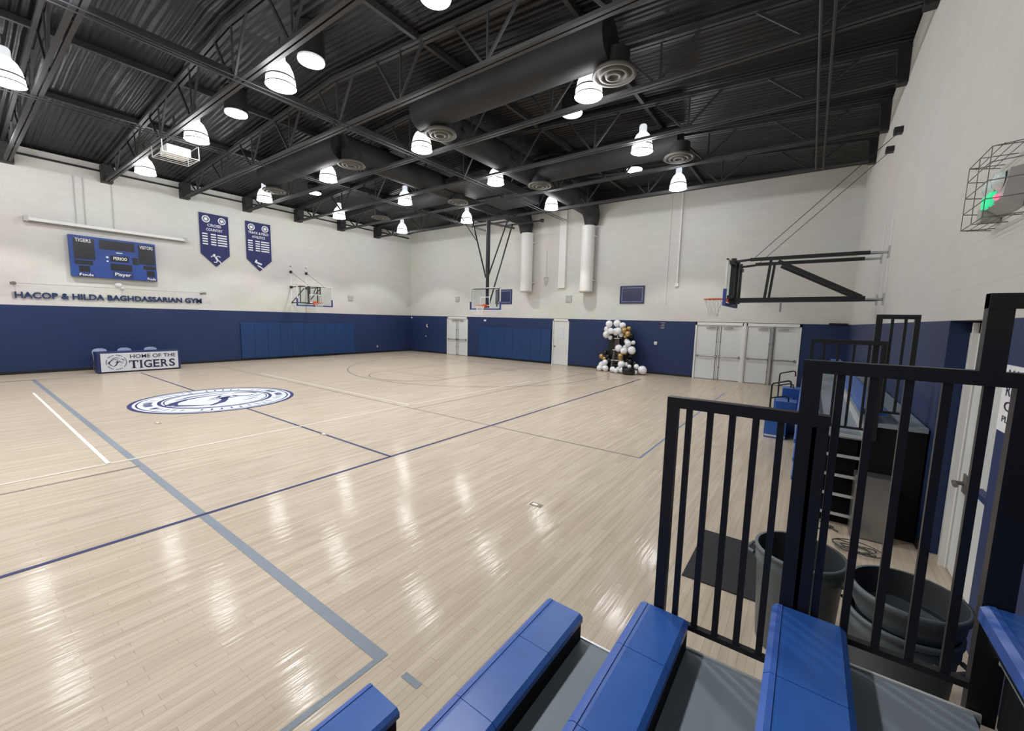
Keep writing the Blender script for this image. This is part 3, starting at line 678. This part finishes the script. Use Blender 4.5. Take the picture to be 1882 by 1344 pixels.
for k in range(34):
    if k % 5 == 4: continue
    a = 2 * PI * k / 34; h = .024
    p = lambda r, aa: (xx, cy + r * 1.05 * math.cos(aa), cz + r * math.sin(aa))
    q.add([p(.255, a), p(.29, a), p(.29, a + .1), p(.255, a + .1)], [(0, 1, 2, 3)])
for p_, w_ in HEAD:
    L = []; R = []; pv = [Vector((u * .20, v * .2 + 0.0)) for u, v in p_]
    for i, p in enumerate(pv):
        d = (pv[min(i + 1, len(pv) - 1)] - pv[max(i - 1, 0)]).normalized(); nn = Vector((-d.y, d.x)) * w_[i] * .11
        L.append((xx, cy + p.x + nn.x, cz + p.y + nn.y)); R.append((xx, cy + p.x - nn.x, cz + p.y - nn.y))
    k = len(pv); q.add(R + L, [(i, i + 1, k + i + 1, k + i) for i in range(k - 1)])
q.build('round_crest', M['ink'], t)
# chairs behind it
def make_chair():
    t = thing('folding_chair', '', 'chair', (0, 0, 0), 'chairs behind the scorers table')
    MB().prism([(0, -.2, .60), (0, .2, .60), (0, .22, .74), (0, .18, .84), (0, .08, .88), (0, -.08, .88), (0, -.18, .84), (0, -.22, .74)], (-.03, 0, 0)).build('backrest', M['chair'], t)
    MB().bbox(0, .4, -.2, .2, .43, .46, .01).build('seat', M['chair'], t)
    for s in (-1, 1):
        MB().tube([(-.03, s * .2, .8), (.3, s * .2, 0)], .012, 6).build('leg', M['steel'], t)
        MB().tube([(.25, s * .2, .44), (-.1, s * .2, 0)], .012, 6).build('leg', M['steel'], t)
    return t
c0 = make_chair(); c0.location = (-22.6, 3.55, 0); c0['label'] = 'pale blue folding chair behind the scorers table, above the round crest'
dup(c0, (-22.6, 4.28, 0), 'pale blue folding chair behind the middle of the scorers table')
dup(c0, (-22.6, 5.1, 0), 'pale blue folding chair behind the scorers table, farthest from the crest')

# ================================================================== HOOPS
def backboard(t, o, w, n, W=1.92, net=True):
    """o = centre of the bottom edge of the board face, w = width direction, n = facing direction"""
    o, w, n, u = Vector(o), Vector(w), Vector(n), Vector(Zv)
    H = 1.06
    def bx(mb, a0, a1, d0, d1, h0, h1):
        vs = [o + w * a + n * d + u * h for h in (h0, h1) for d in (d0, d1) for a in (a0, a1)]
        mb.add(vs, [(0, 2, 3, 1), (4, 5, 7, 6), (0, 1, 5, 4), (2, 6, 7, 3), (0, 4, 6, 2), (1, 3, 7, 5)])
    g = MB(); bx(g, -W / 2 + .03, W / 2 - .03, -.02, -.006, .03, H - .02); g.build('glass_pane', M['glass'], t)
    f = MB(); bx(f, -W / 2, W / 2, -.035, 0, H - .035, H); bx(f, -W / 2, -W / 2 + .03, -.035, 0, .03, H); bx(f, W / 2 - .03, W / 2, -.035, 0, .03, H); bx(f, -W / 2, W / 2, -.035, 0, 0, .035)
    f.build('board_frame', M['white'], t)
    f = MB(); bx(f, -W / 2 - .02, W / 2 + .02, -.05, .02, -.03, .035); bx(f, -W / 2 - .025, -W / 2 + .03, -.05, .02, -.03, .36); bx(f, W / 2 - .03, W / 2 + .025, -.05, .02, -.03, .36)
    f.build('edge_padding', M['bluepad'], t)
    f = MB()
    for q in ((-.3, .3, .16, .19), (-.3, .3, .58, .61), (-.3, -.27, .19, .58), (.27, .3, .19, .58)): bx(f, q[0], q[1], 0, .003, q[2], q[3])
    f.build('target_square', M['print'], t)
    rc = o + n * .38 + u * .17
    r = MB(); pts = [rc + (w * math.cos(a) + n * math.sin(a)) * .229 for a in [2 * PI * k / 28 for k in range(29)]]
    r.tube(pts, .014, 8, cap=False); bx(r, -.09, .09, 0, .16, .13, .19); bx(r, -.13, .13, 0, .02, .05, .24)
    r.tube([rc + w * -.12 - n * .2, o + w * -.08 + u * .08], .012, 6); r.tube([rc + w * .12 - n * .2, o + w * .08 + u * .08], .012, 6)
    r.build('rim', M['orange'], t)
    if net:
        nb = MB(); N = 12; lev = [(.225, 0), (.185, -.12), (.15, -.24), (.125, -.34), (.13, -.44)]
        for s in (-1, 1):
            for k in range(N):
                pp = []
                for i, (rr, hh) in enumerate(lev):
                    a = 2 * PI * (k + s * .5 * i) / N; pp.append(rc + (w * math.cos(a) + n * math.sin(a)) * rr + u * (hh - .01))
                nb.tube(pp, .0055, 5)
        nb.build('net', M['net'], t)
# far hoop, hung from the roof
t = thing('ceiling_basketball_hoop', 'basketball hoop with glass backboard hung from the roof on a black mast, far end', 'basketball hoop', (-13.25, 15.95, 2.87), 'basketball hoops')
backboard(t, (-13.25, 15.95, 2.88), (1, 0, 0), (0, -1, 0))
MB().tube([(-13.25, 16.12, 2.95), (-13.25, 16.12, 4.75)], .085, 12).tube([(-13.25, 16.12, 4.7), (-13.25, 16.12, 7.2)], .105, 12).build('mast', M['steelb'], t)
MB().bar((-13.25, 16.12, 3.0), (-13.25, 15.98, 3.0), .3, .1).bar((-14.1, 16.02, 3.9), (-12.4, 16.02, 3.9), .06, .06).bar((-12.55, 16.02, 3.0), (-12.45, 16.02, 3.9), .05, .05).bar((-13.25, 16.1, 3.9), (-13.25, 15.98, 3.9), .2, .08).build('board_bracket', M['steelb'], t)
for a, b_, w in (((-14.2, 16.12, 7.02), (-13.36, 16.12, 4.45), .05), ((-12.1, 16.12, 7.02), (-13.16, 16.12, 4.6), .045), ((-13.2, 18.05, 7.38), (-13.2, 16.2, 3.08), .05)):
    MB().tube([a, b_], w * .75, 8).build('brace', M['steelb'], t)
MB().bar((-14.3, 16.12, 7.02), (-12.02, 16.12, 7.02), .07, .07).bar((-14.3, 16.12, 7.32), (-12.02, 16.12, 7.32), .07, .07).bar((-14.24, 16.12, 6.98), (-14.24, 16.12, 7.4), .06, .06).bar((-12.08, 16.12, 6.98), (-12.08, 16.12, 7.4), .06, .06).bar((-14.24, 16.12, 7.36), (-14.24, 16.75, 7.36), .06, .06).bar((-12.08, 16.12, 7.36), (-12.08, 16.75, 7.36), .06, .06).build('hanger_frame', M['steelb'], t)
MB().bar((-14.0, 18.1, 7.38), (-11.3, 18.1, 7.38), .07, .07).bar((-13.25, 16.2, 7.1), (-12.6, 17.4, 7.0), .09, .09).tube([(-11.45, 18.05, 7.38), (-11.3, 18.1, 7.36)], .08, 8).build('rear_bar', M['steelb'], t)
MB().tube([(-14.25, 15.2, 7.35), (-14.0, 16.1, 6.3)], .02, 6).build('fold_cable', M['steelb'], t)
# left side hoop
t = thing('wall_basketball_hoop', 'basketball hoop with glass backboard and blue edge padding on the left wall', 'basketball hoop', (-21.5, 11.76, 2.86), 'basketball hoops')
backboard(t, (-21.5, 11.76, 2.86), (0, 1, 0), (1, 0, 0))
for y in (11.28, 12.12): MB().box(Wx, Wx + .03, y - .03, y + .03, 2.62, 4.98).box(Wx, Wx + .03, y - .12, y + .12, 4.93, 4.98).build('wall_rail', M['pipe'], t)
for y in (11.28, 12.12):
    MB().bar((Wx + .04, y, 3.86), (-21.62, y, 3.86), .05, .05).bar((Wx + .03, y - .06, 3.86), (Wx + .03, y + .06, 3.86), .12, .12).build('upper_arm', M['steelb'], t)
    MB().bar((Wx + .04, y, 3.02), (-21.62, y, 3.02), .05, .05).bar((Wx + .04, y, 3.02), (-21.7, y, 3.75), .035, .035).build('lower_arm', M['steelb'], t)
    MB().tube([(Wx + .05, y, 4.68), (-21.6, y + .2, 3.92)], .008, 5).bbox(Wx, Wx + .1, y - .05, y + .05, 4.6, 4.74, .01).build('stay_cable', M['steelb'], t)
f = MB(); xx = -21.6
f.bar((xx, 10.85, 3.9), (xx, 12.4, 3.9), .06, .06); f.bar((xx, 11.02, 2.98), (xx, 11.02, 3.9), .04, .04); f.bar((xx, 11.02, 3.0), (xx, 11.55, 3.0), .05, .05)
f.bar((xx, 11.48, 2.95), (xx, 11.48, 3.92), .11, .11); f.bar((xx, 11.95, 3.02), (xx, 11.95, 3.9), .05, .05); f.bar((xx, 12.1, 3.02), (xx, 12.1, 3.9), .05, .05); f.bar((xx, 11.7, 3.5), (xx, 12.12, 3.5), .04, .04); f.bar((xx, 11.75, 3.55), (xx, 11.9, 3.9), .04, .04)
f.build('support_frame', M['steelb'], t)
# right side hoop
t = thing('wall_basketball_hoop', 'basketball hoop seen edge-on, held by long black arms from the right wall', 'basketball hoop', (-1.72, 11.82, 2.86), 'basketball hoops')
backboard(t, (-1.72, 11.82, 2.88), (0, -1, 0), (-1, 0, 0))
for y, za, zl in ((11.25, 3.93, 2.99), (12.35, 3.95, 3.03)):
    MB().bar((-1.28, y, za), (.86, y, za + .01), .07, .075).build('upper_arm', M['steelb'], t)
    MB().bar((-1.62, y, zl), (.86, y, zl + .02), .08, .10).build('lower_arm', M['steelb'], t)
    MB().bar((-.86, y, za), (-.93, y, zl), .055, .055).build('upright', M['steelb'], t)
    MB().bar((-.72, y, za - .07), (.8, y, zl + .05), .06, .085).build('diagonal_brace', M['steelb'], t)
    for zz in (za, zl): MB().tube([(.86, y, zz), (XR - .02, y, zz)], .028, 8).box(XR - .03, XR, y - .06, y + .06, zz - .12, zz + .12).build('hinge_pin', M['chrome'], t)
    MB().box(XR - .015, XR, y - .05, y + .05, 2.62, 4.7).build('wall_rail', M['pipe'], t)
    MB().bar((-1.62, y, 2.95), (-1.62, y, 3.98), .10, .10).bar((-1.62, y, 3.9), (-1.28, y, 3.93), .05, .05).build('board_post', M['steelb'], t)
    MB().tube([(-1.2, y, za + .03), (XR - .03, y + .3, 6.35)], .007, 5).bbox(XR - .14, XR, y + .22, y + .38, 6.29, 6.41, .01).build('stay_cable', M['steelb'], t)
MB().bar((-1.62, 10.9, 3.05), (-1.62, 12.75, 3.05), .08, .08).bar((-1.62, 10.9, 3.85), (-1.62, 12.75, 3.85), .08, .08).bar((-1.6, 11.6, 2.9), (-1.6, 11.6, 3.95), .12, .2).build('support_frame', M['steelb'], t)
MB().tube([(-.6, 11.25, 2.95), (-.6, 11.25, 2.72)], .02, 6).build('crank_hook', M['steel'], t)

# ================================================================== EXIT UNIT ON RIGHT WALL
t = thing('emergency_exit_light', 'emergency exit light with green letters inside a wire cage on the right wall', 'exit light', (XR - .01, 4.85, 3.25))
bx0 = XR - .11
MB().prism([(XR - .004, 4.60, 3.60), (bx0 + .02, 4.60, 3.58), (bx0, 4.60, 3.38), (XR - .004, 4.60, 3.30)], (0, .40, 0)).build('housing', M['greybox'], t)
for y in (4.70, 4.90): MB().lathe([(.001, -.05), (.055, -.04), (.075, 0)], (bx0 + .005, y, 3.52), 16, ax='x').build('lamp_head', M['lens'], t)
q = MB(); text(q, 'EXIT', (bx0 - .02, 4.99, 3.37), (0, -1, 0), Zv,   .22, .09, .004, (.03, 0, 0)); q.build('exit_letters', M['green'], t)
MB().ball((bx0 - .005, 4.69, 3.40), .022).build('indicator_led', M['red'], t)
MB().bbox(XR - .12, XR - .004, 5.01, 5.12, 3.28, 3.40, .01).build('battery_box', M['concrete'], t)
c = MB(); cx0 = XR - .20; xw = XR - .004
for z in (3.24, 3.37, 3.50, 3.63, 3.74):
    c.tube([(xw, 4.50, z), (cx0, 4.58, z), (cx0, 5.12, z), (xw, 5.22, z)], .004, 5)
for y in (4.58, 4.85, 5.12): c.tube([(xw, y, 3.24), (cx0, y, 3.24), (cx0, y, 3.74), (xw, y, 3.74)], .004, 5)
for xx in (XR - .15, XR - .10, XR - .05):
    for z in (3.24, 3.74): c.tube([(xx, 4.54, z), (xx, 5.18, z)], .003, 5)
c.build('wire_cage', M['wire'], t)
# poster at the near edge of the right wall
t = thing('wall_poster', 'white printed notice on the navy right wall by the side door', 'poster', (XR, 4.2, 1.7))
MB().box(XR - .006, XR, 3.96, 4.44, 1.70, 2.17).build('poster_sheet', M['print'], t)
q = MB()
for s, z, h in (('MAIL', 2.07, .07), ('RESP.', 1.955, .08), ('OR', 1.85, .07), ('PLEASE', 1.77, .045)):
    text(q, s, (XR - .008, 4.36, z), (0, -1, 0), Zv, .32, h, .01)
q.build('poster_print', M['ink'], t)

# ================================================================== NEAR BLEACHER
YE_ = 2.04
ROWX = [-1.735, -1.158, -.597, -.030, .561]; ROWZ = [.48, .725, .957, 1.203, 1.463]; ROWW = [.25, .235, .235, .25, .27]
t = thing('bleacher', 'near blue-seated bleacher with grey treads in the foreground', 'bleacher', (-.3, -3, 0), 'gym bleachers')
NEAR = -6.
for k in range(5):
    x0, z, w = ROWX[k], ROWZ[k], ROWW[k]; ye = 1.18 if k == 0 else YE_
    x1 = ROWX[k + 1] if k < 4 else XR - .02
    off = [0, .33, .36, .05, .25][k]
    seat = None; y = ye; first = True
    while y > NEAR:
        L = .457 if not first else .457 - off * .3
        m = MB(); ya = y - L + .003
        prof = [(x0 + .012, z - .085), (x0, z - .06), (x0, z - .018), (x0 + .018, z - .002), (x0 + .05, z), (x0 + w - .02, z - .004), (x0 + w, z - .02), (x0 + w, z - .05), (x0 + w - .03, z - .06)]
        m.prism([(px, ya, pz) for px, pz in prof], (0, y - ya, 0))
        m.prism([(x0 - .004, ya, z - .055), (x0 - .003, ya, z - .012), (x0 + .016, ya, z + .002), (x0 + .034, ya, z + .003), (x0 + .03, ya, z - .05)], (0, y - ya, 0), 1)
        o = m.build('seat_module', [M['seat'], M['seatd']], t)
        y -= L; first = False
    MB().box(x0 + .02, x0 + w - .04, NEAR, ye - .03, z - .11, z - .06).build('seat_beam', M['riser'], t)
    zd = z - .145
    MB().box(x0 + .06, x1 + .02 if k < 4 else x1, NEAR, ye - .012, zd - .045, zd).build('tread', M['deckg'], t)
    MB().box(x0 + .06, x1 + .04 if k < 4 else x1, ye - .012, ye, zd - .05, zd + .006).build('tread_edge', M['edge'], t)
    zl = (ROWZ[k - 1] - .145) if k else 0
    MB().box(x0 + .07, x0 + .09, NEAR, ye - .03, zl, zd - .045).build('riser', M['riser'], t)
    MB().box(x0 + w - .02, x0 + w, NEAR, ye - .02, zd, z - .05).build('riser', M['riser'], t)
# side frame under the end
for k in range(1, 5): MB().bar((ROWX[k] + .12, YE_ - .2, 0), (ROWX[k] + .12, YE_ - .2, ROWZ[k] - .2), .06, .06).build('frame_post', M['riser'], t)
def guard(t, y, x0, x1, zb, zt, balus, lp=.06, rp=.06, below=.12, wl=.045):
    g = MB().bar((x0, y, zt - .025), (x1, y, zt - .025), .05, .05).build('guard_rail', M['rail'], t)
    MB().bar((x0 + lp / 2, y, zb - below), (x0 + lp / 2, y, zt - .05), wl, lp, (1, 0, 0)).build('post', M['rail'], g)
    MB().bar((x1 - rp / 2, y, zb - below), (x1 - rp / 2, y, zt - .05), wl, rp, (1, 0, 0)).build('post', M['rail'], g)
    MB().bar((x0 + lp, y, zb), (x1 - rp, y, zb), .03, .025).build('bottom_rail', M['rail'], g)
    for x in balus: MB().bar((x, y, zb), (x, y, zt - .05), .022, .026, (1, 0, 0)).build('baluster', M['rail'], g)
    return g
guard(t, YE_ + .03, -.535, .095, .905, 2.05, [-.435 + .092 * k for k in range(5)], .05, .055)
guard(t, YE_ + .03, -.01, .64, 1.14, 2.27, [.115 + .098 * k for k in range(5)], .065, .075)
g = MB().bar((.475, YE_ + .03, 2.505), (1.10, YE_ + .03, 2.505), .05, .05).build('guard_rail', M['rail'], t)
MB().bar((.505, YE_ + .03, 2.25), (.505, YE_ + .03, 2.53), .045, .06, (1, 0, 0)).build('post', M['rail'], g)
MB().bar((1.07, YE_ + .03, 1.3), (1.07, YE_ + .03, 2.5), .045, .05, (1, 0, 0)).build('post', M['rail'], g)
MB().bar((.63, YE_ + .03, 1.42), (1.05, YE_ + .03, 1.42), .03, .025).build('bottom_rail', M['rail'], g)
for k in range(4): MB().bar((.70 + .09 * k, YE_ + .03, 1.42), (.70 + .09 * k, YE_ + .03, 2.48), .022, .026, (1, 0, 0)).build('baluster', M['rail'], g)
# ================================================================== FAR BLEACHER
t = thing('bleacher', 'far closed bleacher along the right wall beyond the trash cans', 'bleacher', (.6, 10.8, 0), 'gym bleachers')
y0, y1 = 6.22, 15.4
for k, zd in enumerate((.15, .395, .635, .88, 1.135)):
    MB().box(.05, .60, y0 + .015, y1, zd - .05, zd).build('tread', M['deckg'] if k == 4 else M['riser'], t)  # lower treads black: shade inside the closed stack put into their colour
    MB().box(.05, .60, y0, y0 + .015, zd - .03, zd + .004).build('tread_edge', M['edge'], t)
    if k: MB().bbox(-.04 - .005 * k, .20, y0 + .08, y1, zd + .03, zd + .09, .012).build('seat_row', M['seat'], t)
MB().box(.22, .24, y0 + .1, y1, 0, 1.09).box(.09, .58, y0 + .1, y0 + .12, 0, 1.09).build('riser', M['riser'], t)  # black sheets stand in for the shade in the voids between stacked treads
MB().bbox(.56, .80, y0 + .05, y1, 1.40, 1.465, .012).build('seat_row', M['seat'], t)
MB().box(.60, XR - .02, y0, y1, 1.27, 1.32).build('tread', M['deckg'], t)
MB().box(.60, .62, y0 + .02, y1, 1.135, 1.275).build('riser', M['greybox'], t)
MB().box(.62, XR - .02, y0 + .02, y0 + .04, .0, 1.27).build('end_cover', M['riser'], t)
guard(t, y0 + .02, .02, .72, 1.22, 2.26, [.155, .29, .435, .57], .035, .05)
guard(t, y0 + .05, .60, .965, 1.45, 2.56, [.74, .85], .055, .045)
tag(MB().bbox(.56, .89, 5.98, 6.2, 0.01, .74, .008).build('steel_cabinet', M['steel']), 'brushed steel box standing on the floor at the end of the far bleacher', 'cabinet')
# aisle steps with handrails in front of the far bank
def steps(y, x, lab):
    t = thing('aisle_steps', lab, 'steps', (x + .25, y, 0), 'blue aisle steps')
    MB().bbox(x, x + .40, y, y + .55, .0, .49, .012).box(x + .01, x + .39, y - .004, y, .03, .07, 1).build('lower_step', [M['seat'], M['edge']], t)
    MB().bbox(x + .14, x + .54, y + .60, y + 1.1, .0, .72, .012).build('upper_step', M['seat'], t)
    h = MB(); z0 = .49
    h.tube([(x + .06, y + .3, z0), (x + .06, y + .3, z0 + .62), (x + .09, y + .3, z0 + .66), (x + .36, y + .3, z0 + .74), (x + .40, y + .3, z0 + .72), (x + .41, y + .3, z0 + .6)], .018, 8)
    h.tube([(x + .06, y + .3, z0 + .33), (x + .32, y + .3, z0 + .40), (x + .38, y + .3, z0 + .37), (x + .39, y + .3, z0 + .28)], .016, 8)
    h.build('handrail', M['rail'], t)
steps(12.75, -.62, 'blue aisle steps with hooked black handrail, farther out on the court')
steps(10.3, -.64, 'blue aisle steps with hooked black handrail, half hidden behind the guard rails')

# ================================================================== FLOOR THINGS
def can(x, y, r, h, lab, rot=.6):
    t = thing('trash_can', lab, 'trash can', (x, y, 0), 'grey round trash cans')
    MB().lathe([(.001, 0), (r * .80, 0), (r * .82, .02), (r * .93, h * .82), (r * .97, h * .84), (r * .97, h * .9), (r * .93, h * .93), (r * .94, h - .03), (r, h - .03), (r, h), (r * .93, h)], (x, y, 0), 36).lathe([(r * .93, h), (r * .90, h - .05), (r * .78, .04), (.001, .04)], (x, y, 0), 36, 1).build('can_body', [M['can'], M['canin_shaded']], t)
    for s in (0, PI):
        a = rot + s; d = Vector((math.cos(a), math.sin(a), 0)); p = Vector((-d.y, d.x, 0)); c = Vector((x, y, h * .86)) + d * r * .95
        MB().tube([c - p * .09, c - p * .07 + d * .06, c + p * .07 + d * .06, c + p * .09], .014, 8).build('can_handle', M['can'], t)
    return t
can(.075, 3.60, .285, .755, 'grey round trash can beside the black floor mat', 2.9)
can(.60, 3.30, .27, .66, 'outer grey trash can of the nested pair by the right wall', 2.3)
t = thing('trash_can', 'inner grey trash can nested in another by the right wall', 'trash can', (.615, 3.31, .1), 'grey round trash cans')
x, y, r = .615, 3.315, .275
MB().lathe([(r * .70, .13), (r * .80, .62), (r * .93, .70), (r * .96, .78), (r, .78), (r, .82), (r * .94, .82)], (x, y, 0), 36).lathe([(r * .94, .82), (r * .90, .78), (r * .66, .16), (.001, .16)], (x, y, 0), 36, 1).build('can_body', [M['can'], M['canin_shaded']], t)
tag(MB().bbox(-.80, .12, 3.98, 5.06, .001, .012, .003).build('floor_mat', M['mat_']), 'black rectangular rubber mat lying on the wood floor beside the trash cans', 'mat')
c = MB(); pts = []
for k in range(60):
    a = k * .42; pts.append((.60 + (.16 + .02 * math.sin(k)) * math.cos(a) + .06 * math.sin(k * .31), 5.62 + .12 * math.sin(a) + .05 * math.cos(k * .5), .012 + .0006 * k))
c.tube(pts, .006, 5)
tag(c.build('cable_coil', M['cable']), 'loose tangle of thin dark cable on the floor before the steel box', 'cable')
c = MB(); c.tube([(.18, 6.05, .012), (.3, 5.95, .012), (.42, 6.1, .012), (.3, 6.18, .012), (.46, 6.0, .014)], .01, 5)
tag(c.build('floor_cable', M['cable']), 'short bunched dark strap on the floor under the far bleacher end', 'strap')

# ================================================================== BALLOON DISPLAY
by = 19.0
t = thing('photo_backdrop', 'tall black backdrop panels standing behind the balloon clusters', 'backdrop', (-7.5, by + .2, 0))
MB().bbox(-8.03, -7.42, by + .2, by + .26, 0.005, 2.05, .01).build('backdrop_panel', M['panelk'], t)
MB().bbox(-7.40, -6.78, by + .24, by + .3, 0.005, 1.9, .01).build('backdrop_panel', M['panelk'], t)
t = thing('model_tower', 'bronze tapering lattice tower model with pale platforms among the balloons', 'model tower', (-7.45, by - .05, 0))
def legs(z0, z1, w0, w1):
    for sx in (-1, 1):
        for sy in (-1, 1): MB().bar((-7.45 + sx * w0, by - .05 + sy * w0 * .5, z0), (-7.45 + sx * w1, by - .05 + sy * w1 * .5, z1), .09, .05).build('tower_leg', M['tower'], t)
legs(.02, .55, .22, .17); legs(.58, 1.05, .15, .10); legs(1.08, 1.6, .08, .045)
MB().tube([(-7.45, by - .05, 1.6), (-7.45, by - .05, 1.85)], [.03, .006], 8).build('tower_spire', M['white'], t)
m = MB()
for k in range(9):
    z = .08 + k * .18; w = .21 - k * .02
    m.bar((-7.45 - w, by - .1, z), (-7.45 + w, by - .1, z + .14), .02, .02); m.bar((-7.45 + w, by - .1, z), (-7.45 - w, by - .1, z + .14), .02, .02)
m.build('tower_lattice', M['tower'], t)
for z, w in ((.565, .24), (1.065, .17), (1.62, .12)): MB().box(-7.45 - w, -7.45 + w, by - .2, by + .1, z - .012, z + .012).build('tower_platform', M['white'], t)
def balloon_proto(m):
    q = MB(); q.lathe([(max(.0005, math.sin(PI * i / 10)) * (1 - .10 * (1 - math.cos(PI * i / 10)) / 2 * (i < 5)), -math.cos(PI * i / 10) * (1.06 if i < 5 else 1)) for i in range(11)], (0, 0, 0), 16)
    q.lathe([(.001, -1.04), (.10, -1.14), (.001, -1.12)], (0, 0, 0), 8)
    return q.build('balloon', M[m], None, (0, 0, 0))
BALL = []
def cluster(pts, m, lab, grp):
    for x, z, r, dy in pts: BALL.append([x, by + dy, z, r, m, lab, grp])
cluster([(-7.95, 1.82, .17, 0), (-8.0, 2.02, .15, .02), (-7.8, 2.2, .17, 0), (-7.55, 2.25, .17, -.02), (-7.3, 2.2, .15, 0), (-7.6, 2.03, .18, -.1), (-7.35, 1.98, .16, -.08), (-7.78, 1.98, .15, -.12), (-7.3, 1.86, .12, -.12), (-7.9, 1.68, .11, -.02)], 'balloon', 'white balloon in the cluster crowning the black backdrop', 'white balloons at the top')
cluster([(-7.2, 1.15, .17, -.25), (-7.0, 1.22, .16, -.2), (-6.85, 1.32, .15, -.15), (-6.72, 1.15, .19, -.22), (-6.95, 1.05, .15, -.3), (-6.98, 1.45, .12, -.12), (-6.68, 1.45, .1, -.12), (-7.1, 1.02, .11, -.3)], 'balloon', 'white balloon in the middle cluster right of the tower', 'white balloons at mid height')
cluster([(-8.15, .26, .21, -.1), (-7.98, .36, .14, -.2), (-7.92, .16, .15, -.24), (-8.2, .15, .14, -.22)], 'balloon', 'white balloon on the floor left of the tower', 'white balloons at lower left')
cluster([(-7.42, .14, .14, -.4), (-7.2, .2, .15, -.42), (-7.08, .36, .17, -.36), (-7.12, .52, .12, -.3), (-7.25, .12, .11, -.55), (-6.85, .42, .13, -.3), (-6.98, .16, .13, -.5), (-6.7, .36, .1, -.35)], 'balloon', 'white balloon heaped on the floor right of the tower', 'white balloons at lower centre')
cluster([(-6.12, .22, .2, -.35), (-6.38, .38, .12, -.3), (-6.35, .12, .11, -.4)], 'balloon', 'white balloon on the floor at the right end of the display', 'white balloons at lower right')
cluster([(-7.08, 2.0, .14, -.12), (-6.98, 1.88, .14, -.1), (-6.95, 2.1, .11, -.05), (-7.05, 1.74, .1, -.05)], 'gold', 'gold balloon beside the white balloons on top of the backdrop', 'gold balloons at the top')
cluster([(-7.08, .84, .13, -.35), (-7.0, .98, .12, -.3), (-7.12, .7, .12, -.35)], 'gold', 'gold balloon below the middle white cluster', 'gold balloons at mid height')
cluster([(-8.2, .68, .13, -.05), (-8.08, .62, .1, -.1)], 'gold', 'gold balloon left of the tower above the white floor balloons', 'gold balloons at left')
cluster([(-8.05, .86, .12, .05), (-7.95, .72, .13, .02), (-7.85, .55, .13, 0), (-7.98, .48, .1, -.02)], 'blackb', 'black balloon left of the tower', 'black balloons at left')
cluster([(-6.85, 1.75, .14, .05), (-6.75, .78, .14, -.1), (-6.65, .95, .13, -.05), (-6.85, .65, .12, -.15), (-6.55, .5, .13, -.2), (-6.7, .55, .12, -.25)], 'blackb', 'black balloon right of the tower', 'black balloons at right')
for it in range(120):                 # let neighbouring balloons push each other apart until they only touch
    for i in range(len(BALL)):
        for j in range(i):
            A, B = BALL[i], BALL[j]; d = Vector((A[0] - B[0], A[1] - B[1], A[2] - B[2])); need = (A[3] + B[3]) * .86
            if d.length < need:
                d.y += (.03 if i % 2 else -.03); d.x *= .25; d.z *= .25; u = d.normalized() * (need - d.length if d.length < need else .01) * .3
                for q in range(3): A[q] += u[q]; B[q] -= u[q]
    for A in BALL: A[2] = max(A[2], A[3] * 1.02 + .002); A[1] = min(A[1], by + (.02 if A[0] < -6.9 and A[2] > .4 else .3)); A[1] = max(A[1], by - .9)
PROTO = {}
for x, y, z, r, m, lab, grp in BALL:
    if m not in PROTO: o = PROTO[m] = balloon_proto(m)
    else: o = PROTO[m].copy(); COL.objects.link(o)
    o.location = (x, y, z); o.scale = (r, r, r); o.rotation_euler = (random.uniform(-.7, .7), random.uniform(-.7, .7), random.uniform(0, 6))
    tag(o, lab, 'balloon', grp)
t = thing('balloon_tub', 'round black tub on the floor in front of the balloon display', 'tub', (-6.62, by - .62, 0))
MB().lathe([(.001, 0), (.24, 0), (.28, .05), (.30, .2), (.29, .30), (.27, .31), (.25, .26), (.001, .25)], (-6.62, by - .62, 0), 24).build('tub_body', M['blackb'], t)
MB().lathe([(.295, .3), (.31, .315), (.295, .33)], (-6.62, by - .62, 0), 24).build('tub_rim', M['panelk'], t)

# ================================================================== WORLD, CAMERA
w = bpy.data.worlds.new('room_air'); S.world = w; w.use_nodes = True
w.node_tree.nodes['Background'].inputs[0].default_value = (.9, .95, 1, 1); w.node_tree.nodes['Background'].inputs[1].default_value = .05
cam = bpy.data.cameras.new('camera'); co = bpy.data.objects.new('camera', cam); COL.objects.link(co)
f_px, yaw, pitch, roll = 754.52, math.radians(35.7762), math.radians(-6.4167), math.radians(1.3798)
fwd = Vector((-math.sin(yaw) * math.cos(pitch), math.cos(yaw) * math.cos(pitch), math.sin(pitch)))
right = Vector((math.cos(yaw), math.sin(yaw), 0)); up = right.cross(fwd)
Rr = right * math.cos(roll) + up * math.sin(roll); Uu = up * math.cos(roll) - right * math.sin(roll)
mw = Matrix((( Rr.x, Uu.x, -fwd.x, 0), (Rr.y, Uu.y, -fwd.y, 0), (Rr.z, Uu.z, -fwd.z, 2.4056), (0, 0, 0, 1)))
co.matrix_world = mw
cam.sensor_fit = 'HORIZONTAL'; cam.sensor_width = 36; cam.lens = f_px / 1882 * 36; cam.clip_start = .05; cam.clip_end = 100
S.camera = co
S.view_settings.view_transform = 'Standard'; S.view_settings.look = 'None'; S.view_settings.exposure = 0; S.view_settings.gamma = 1
S.cycles.use_denoising = True
S.cycles.max_bounces = 8; S.cycles.diffuse_bounces = 4; S.cycles.glossy_bounces = 3; S.cycles.transparent_max_bounces = 12
S.cycles.sample_clamp_indirect = 4
